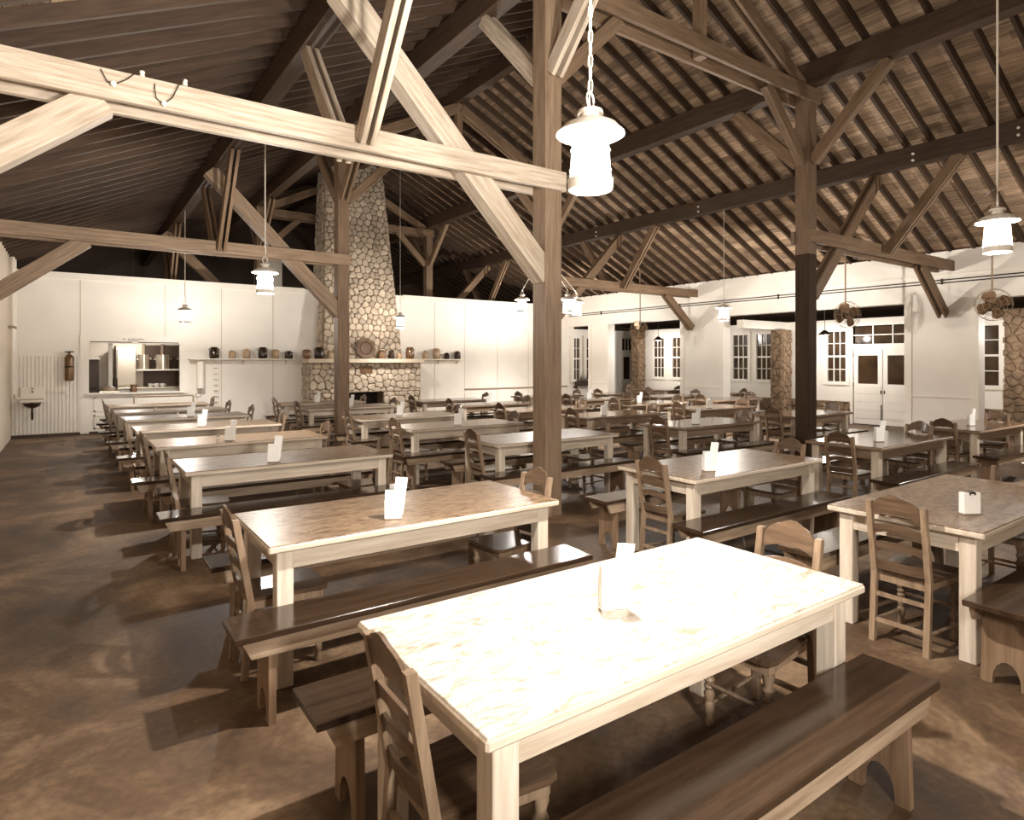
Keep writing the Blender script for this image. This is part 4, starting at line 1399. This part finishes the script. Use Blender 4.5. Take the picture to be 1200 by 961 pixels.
# fire extinguisher
t = thing('fire_extinguisher', 'tall brass fire extinguisher hung between sink and kitchen hatch', 'fire extinguisher', (-0.05, YB - 0.125, 1.26))
part('cylinder', B().lathe([(0.085, 0), (0.09, 0.02), (0.09, 0.52), (0.07, 0.57), (0.03, 0.60), (0.03, 0.63)], 16), 'brass', t, smooth=True)
part('band', B().lathe([(0.092, 0.30), (0.094, 0.31), (0.094, 0.33), (0.092, 0.34)], 16), 'darkmetal', t)
part('valve_wheel', B().ring((0, 0, 0.66), 0.075, 0.014, 'z', 16, 6).box(-0.075, 0.075, -0.01, 0.01, 0.65, 0.67).lathe([(0.02, 0.6), (0.02, 0.67)], 8), 'darkmetal', t)
part('bracket', B().box(-0.03, 0.03, 0.08, 0.105, 0.28, 0.36), 'darkmetal', t)
# wash basin
t = thing('wash_basin', 'small cream wash basin with splash back and trap on the bead-board wall', 'sink', (-0.72, YB - 0.02, 0.43))
part('splash_back', B().cbox(-0.22, 0.22, -0.045, -0.005, 0.42, 0.70, 0.008), 'porcelain', t)
part('basin_rim', B().cbox(-0.23, 0.23, -0.38, -0.045, 0.36, 0.42, 0.02), 'porcelain', t)
part('bowl', B().lathe([(0.05, 0.0), (0.13, 0.04), (0.16, 0.10), (0.16, 0.13)], 14, (0, -0.21, 0.24)), 'darkmetal', t, smooth=True)
part('drain_trap', B().tube([(0, -0.21, 0.24), (0, -0.21, 0.08), (0.0, -0.20, 0.02), (0, -0.15, -0.01), (0, -0.1, 0.03), (0, -0.09, 0.1), (0, -0.03, 0.11)], 0.022, 8), 'darkmetal', t, smooth=True)
part('tap', B().tube([(0, -0.045, 0.60), (0, -0.10, 0.61), (0, -0.11, 0.57)], 0.013, 6).tube([(-0.03, -0.06, 0.66), (0.03, -0.06, 0.66)], 0.010, 6), 'brass', t, smooth=True)
t = thing('towel_bar', 'narrow cream towel bar between basin and extinguisher', 'towel bar', (-0.28, YB - 0.02, 0.98))
part('bar', B().tube([(-0.16, -0.06, 0.03), (0.16, -0.06, 0.03)], 0.011, 6), 'porcelain', t)
for sg in (-1, 1):
    part('bar_end', B().box(sg * 0.155 - 0.015, sg * 0.155 + 0.015, -0.07, 0.0, 0.0, 0.06), 'porcelain', t)
# pipes on the left wall corner with wall lamp
t = thing('pipe_pair', 'pair of pale vertical pipes in the wall corner beside the basin', 'pipe', (XL + 0.06, 16.9, 0))
part('pipe', B().tube([(0.02, -0.1, 1.0), (0.02, -0.1, 3.9)], 0.035, 8), 'porcelain', t, smooth=True)
part('pipe', B().tube([(0.02, 0.3, 1.0), (0.02, 0.3, 3.9)], 0.04, 8), 'porcelain', t, smooth=True)
part('pipe', B().tube([(0.02, 0.3, 1.0), (0.02, 0.5, 0.9), (0.1, 0.6, 0.88), (0.5, 0.62, 0.88)], 0.02, 8), 'porcelain', t, smooth=True)
part('pipe_clamp', B().box(-0.06, 0.06, -0.15, -0.05, 2.4, 2.45).box(-0.06, 0.06, 0.25, 0.35, 2.4, 2.45), 'grey', t)
# cup dispenser and numbered pegs
t = thing('cup_dispenser', 'white tube cup dispenser under the shelf beside the kitchen hatch', 'cup dispenser', (2.66, YB - 0.10, 1.0))
part('dispenser_tube', B().lathe([(0.07, 0.0), (0.09, 0.02), (0.09, 0.66), (0.08, 0.70), (0.0, 0.70)], 16), 'porcelain', t, smooth=True)
part('dispenser_arm', B().tube([(0, 0.0, 0.0), (0, 0.0, -0.1), (-0.1, 0.0, -0.12), (-0.1, 0, -0.2)], 0.011, 6), 'brass', t, smooth=True)
part('wall_plate', B().box(-0.03, 0.03, 0.08, 0.10, 0.2, 0.5), 'porcelain', t)
t = thing('peg_strip', 'vertical strip of small dark pegs on the wall under the wide crock', 'peg strip', (3.03, YB - 0.012, 0.6))
part('strip', B().box(-0.05, 0.05, -0.008, 0.012, 0.0, 1.12), 'trimw', t)
for k in range(8):
    part('peg', B().box(-0.05, 0.05, -0.04, -0.008, 0.05 + k * 0.145, 0.062 + k * 0.145), 'grey', t)
# handrail by the serving counter
t = thing('tray_rail', 'thin pipe tray rail in front of the kitchen hatch', 'rail', (1.80, 16.95, 0))
part('rail_bar', B().tube([(-0.62, 0, 0.88), (0.62, 0, 0.88)], 0.018, 8), 'grey', t)
part('rail_leg', B().tube([(0.62, 0, 0), (0.62, 0, 0.88)], 0.018, 8), 'grey', t)
part('rail_leg', B().tube([(-0.62, 0, 0), (-0.62, 0, 0.88)], 0.018, 8), 'grey', t)

# ------------------------------------------------------------------ kitchen things seen through the hatch
t = thing('kitchen_shelf', 'wall shelf unit with dark back behind the hatch', 'shelf', (2.15, 19.85, 0.9))
part('shelf_board', B().box(-0.75, 0.75, -0.34, 0.04, 0.55, 0.59), 'trimw', t)
part('shelf_back', B().box(-0.55, 0.75, 0.01, 0.04, 0.0, 1.25), 'darkbase', t)
for xx in (-0.55, -0.1, 0.35, 0.72):
    part('shelf_upright', B().box(xx - 0.03, xx + 0.03, -0.02, 0.03, 0.59, 1.3), 'grey', t)
for k, (xx, r, h) in enumerate(((1.60, 0.13, 0.38), (2.05, 0.17, 0.38), (2.60, 0.16, 0.38))):
    t = thing('stock_pot', ('tall narrow tin pot on the kitchen shelf', 'wide tin stock pot in the middle of the kitchen shelf', 'wide tin stock pot at the far end of the kitchen shelf')[k], 'pot', (xx, 19.68, 1.49))
    part('pot_body', B().lathe([(r, 0), (r, h), (r * 1.05, h), (r * 1.05, h + .015), (r * .95, h + .015)], 18), 'tin', t, smooth=True)
    part('pot_handles', B().tube([(-r, 0, h * .7), (-r - .05, 0, h * .7), (-r - .05, 0, h * .8), (-r, 0, h * .8)], 0.01, 5).tube([(r, 0, h * .7), (r + .05, 0, h * .7), (r + .05, 0, h * .8), (r, 0, h * .8)], 0.01, 5), 'tin', t)
t = thing('kitchen_counter', 'pale kitchen counter behind the hatch', 'counter', (1.95, 19.4, 0))
part('counter_body', B().box(-0.98, 1.3, -0.25, 0.4, 0, 0.98), 'trimw', t)
part('counter_top', B().cbox(-1.0, 1.35, -0.3, 0.4, 0.98, 1.02, 0.006), 'tin', t)
t = thing('kitchen_range', 'dark iron kitchen range with a warming shelf seen through the hatch', 'stove', (0.02, 19.3, 0))
part('range_body', B().cbox(-0.5, 0.55, -0.4, 0.5, 0, 1.0, 0.01), 'darkmetal', t)
part('range_hood', B().cbox(-0.5, 0.55, 0.1, 0.5, 1.0, 1.75, 0.01), 'darkmetal', t)
part('range_shelf', B().box(-0.52, 0.57, -0.05, 0.5, 1.75, 1.80), 'trimw', t)
t = thing('kitchen_post', 'slim cream post with a dark pipe in the kitchen', 'post', (0.85, 19.0, 0))
part('post', B().box(-0.09, 0.0, 0, 0.09, 0, 2.75), 'trimw', t)
part('dark_pipe', B().lathe([(0.055, 1.0), (0.05, 1.25), (0.028, 1.3), (0.024, 2.1)], 10, (0.06, 0.05, 0)), 'darkmetal', t, smooth=True)
t = thing('icebox', 'tall cream icebox cabinet in the kitchen', 'cabinet', (1.30, 19.50, 1.02))
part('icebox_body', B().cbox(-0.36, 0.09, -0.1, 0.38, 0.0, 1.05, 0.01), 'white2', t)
part('icebox_door', B().cbox(-0.33, 0.06, -0.12, -0.1, 0.05, 1.0, 0.006), 'white2', t)
t = thing('wrapped_tray', 'cloth-covered tray of dishes on the hatch sill', 'tray', (0.72, YB + 0.08, HZ0))
part('tray', B().cbox(-0.2, 0.2, -0.13, 0.13, 0, 0.04, 0.005), 'tin', t)
part('cloth', B().lathe([(0.15, 0.04), (0.14, 0.10), (0.08, 0.15), (0.0, 0.16)], 12), 'grey', t, smooth=True)
t = thing('tin_pitcher', 'small dark pitcher on the hatch sill', 'pitcher', (1.22, YB + 0.1, HZ0))
part('pitcher_body', B().lathe([(0.07, 0), (0.085, 0.06), (0.06, 0.14), (0.07, 0.18)], 12), 'crockbrown', t, smooth=True)
part('pitcher_handle', B().tube([(0.07, 0, 0.05), (0.12, 0, 0.08), (0.12, 0, 0.14), (0.065, 0, 0.16)], 0.01, 6), 'crockbrown', t)
for k in range(3):
    t = thing('cup', ('small white cup on the kitchen counter, next to the icebox', 'small white cup between two others on the kitchen counter', 'small white cup on the kitchen counter, last from the icebox')[k], 'cup', (1.72 + k * 0.14, 19.25, 1.02), 0, 'white cups on the kitchen counter')
    part('cup_body', B().lathe([(0.035, 0), (0.05, 0.03), (0.055, 0.09)], 12), 'paper', t, smooth=True)
    part('cup_handle', B().ring((0.06, 0, 0.05), 0.02, 0.006, 'y', 10, 5), 'paper', t)
# white flue rising beyond the partition
t = thing('kitchen_flue', 'square white kitchen flue with pointed top rising behind the partition', 'flue', (4.83, 19.5, 0))
part('flue_shaft', B().box(-0.36, 0.3, -0.3, 0.3, 0, 4.72), 'white', t)
part('flue_top', B().prism([(-0.36, 4.72), (0.3, 4.72), (0.3, 5.3)], 'y', -0.3, 0.3), 'white', t)
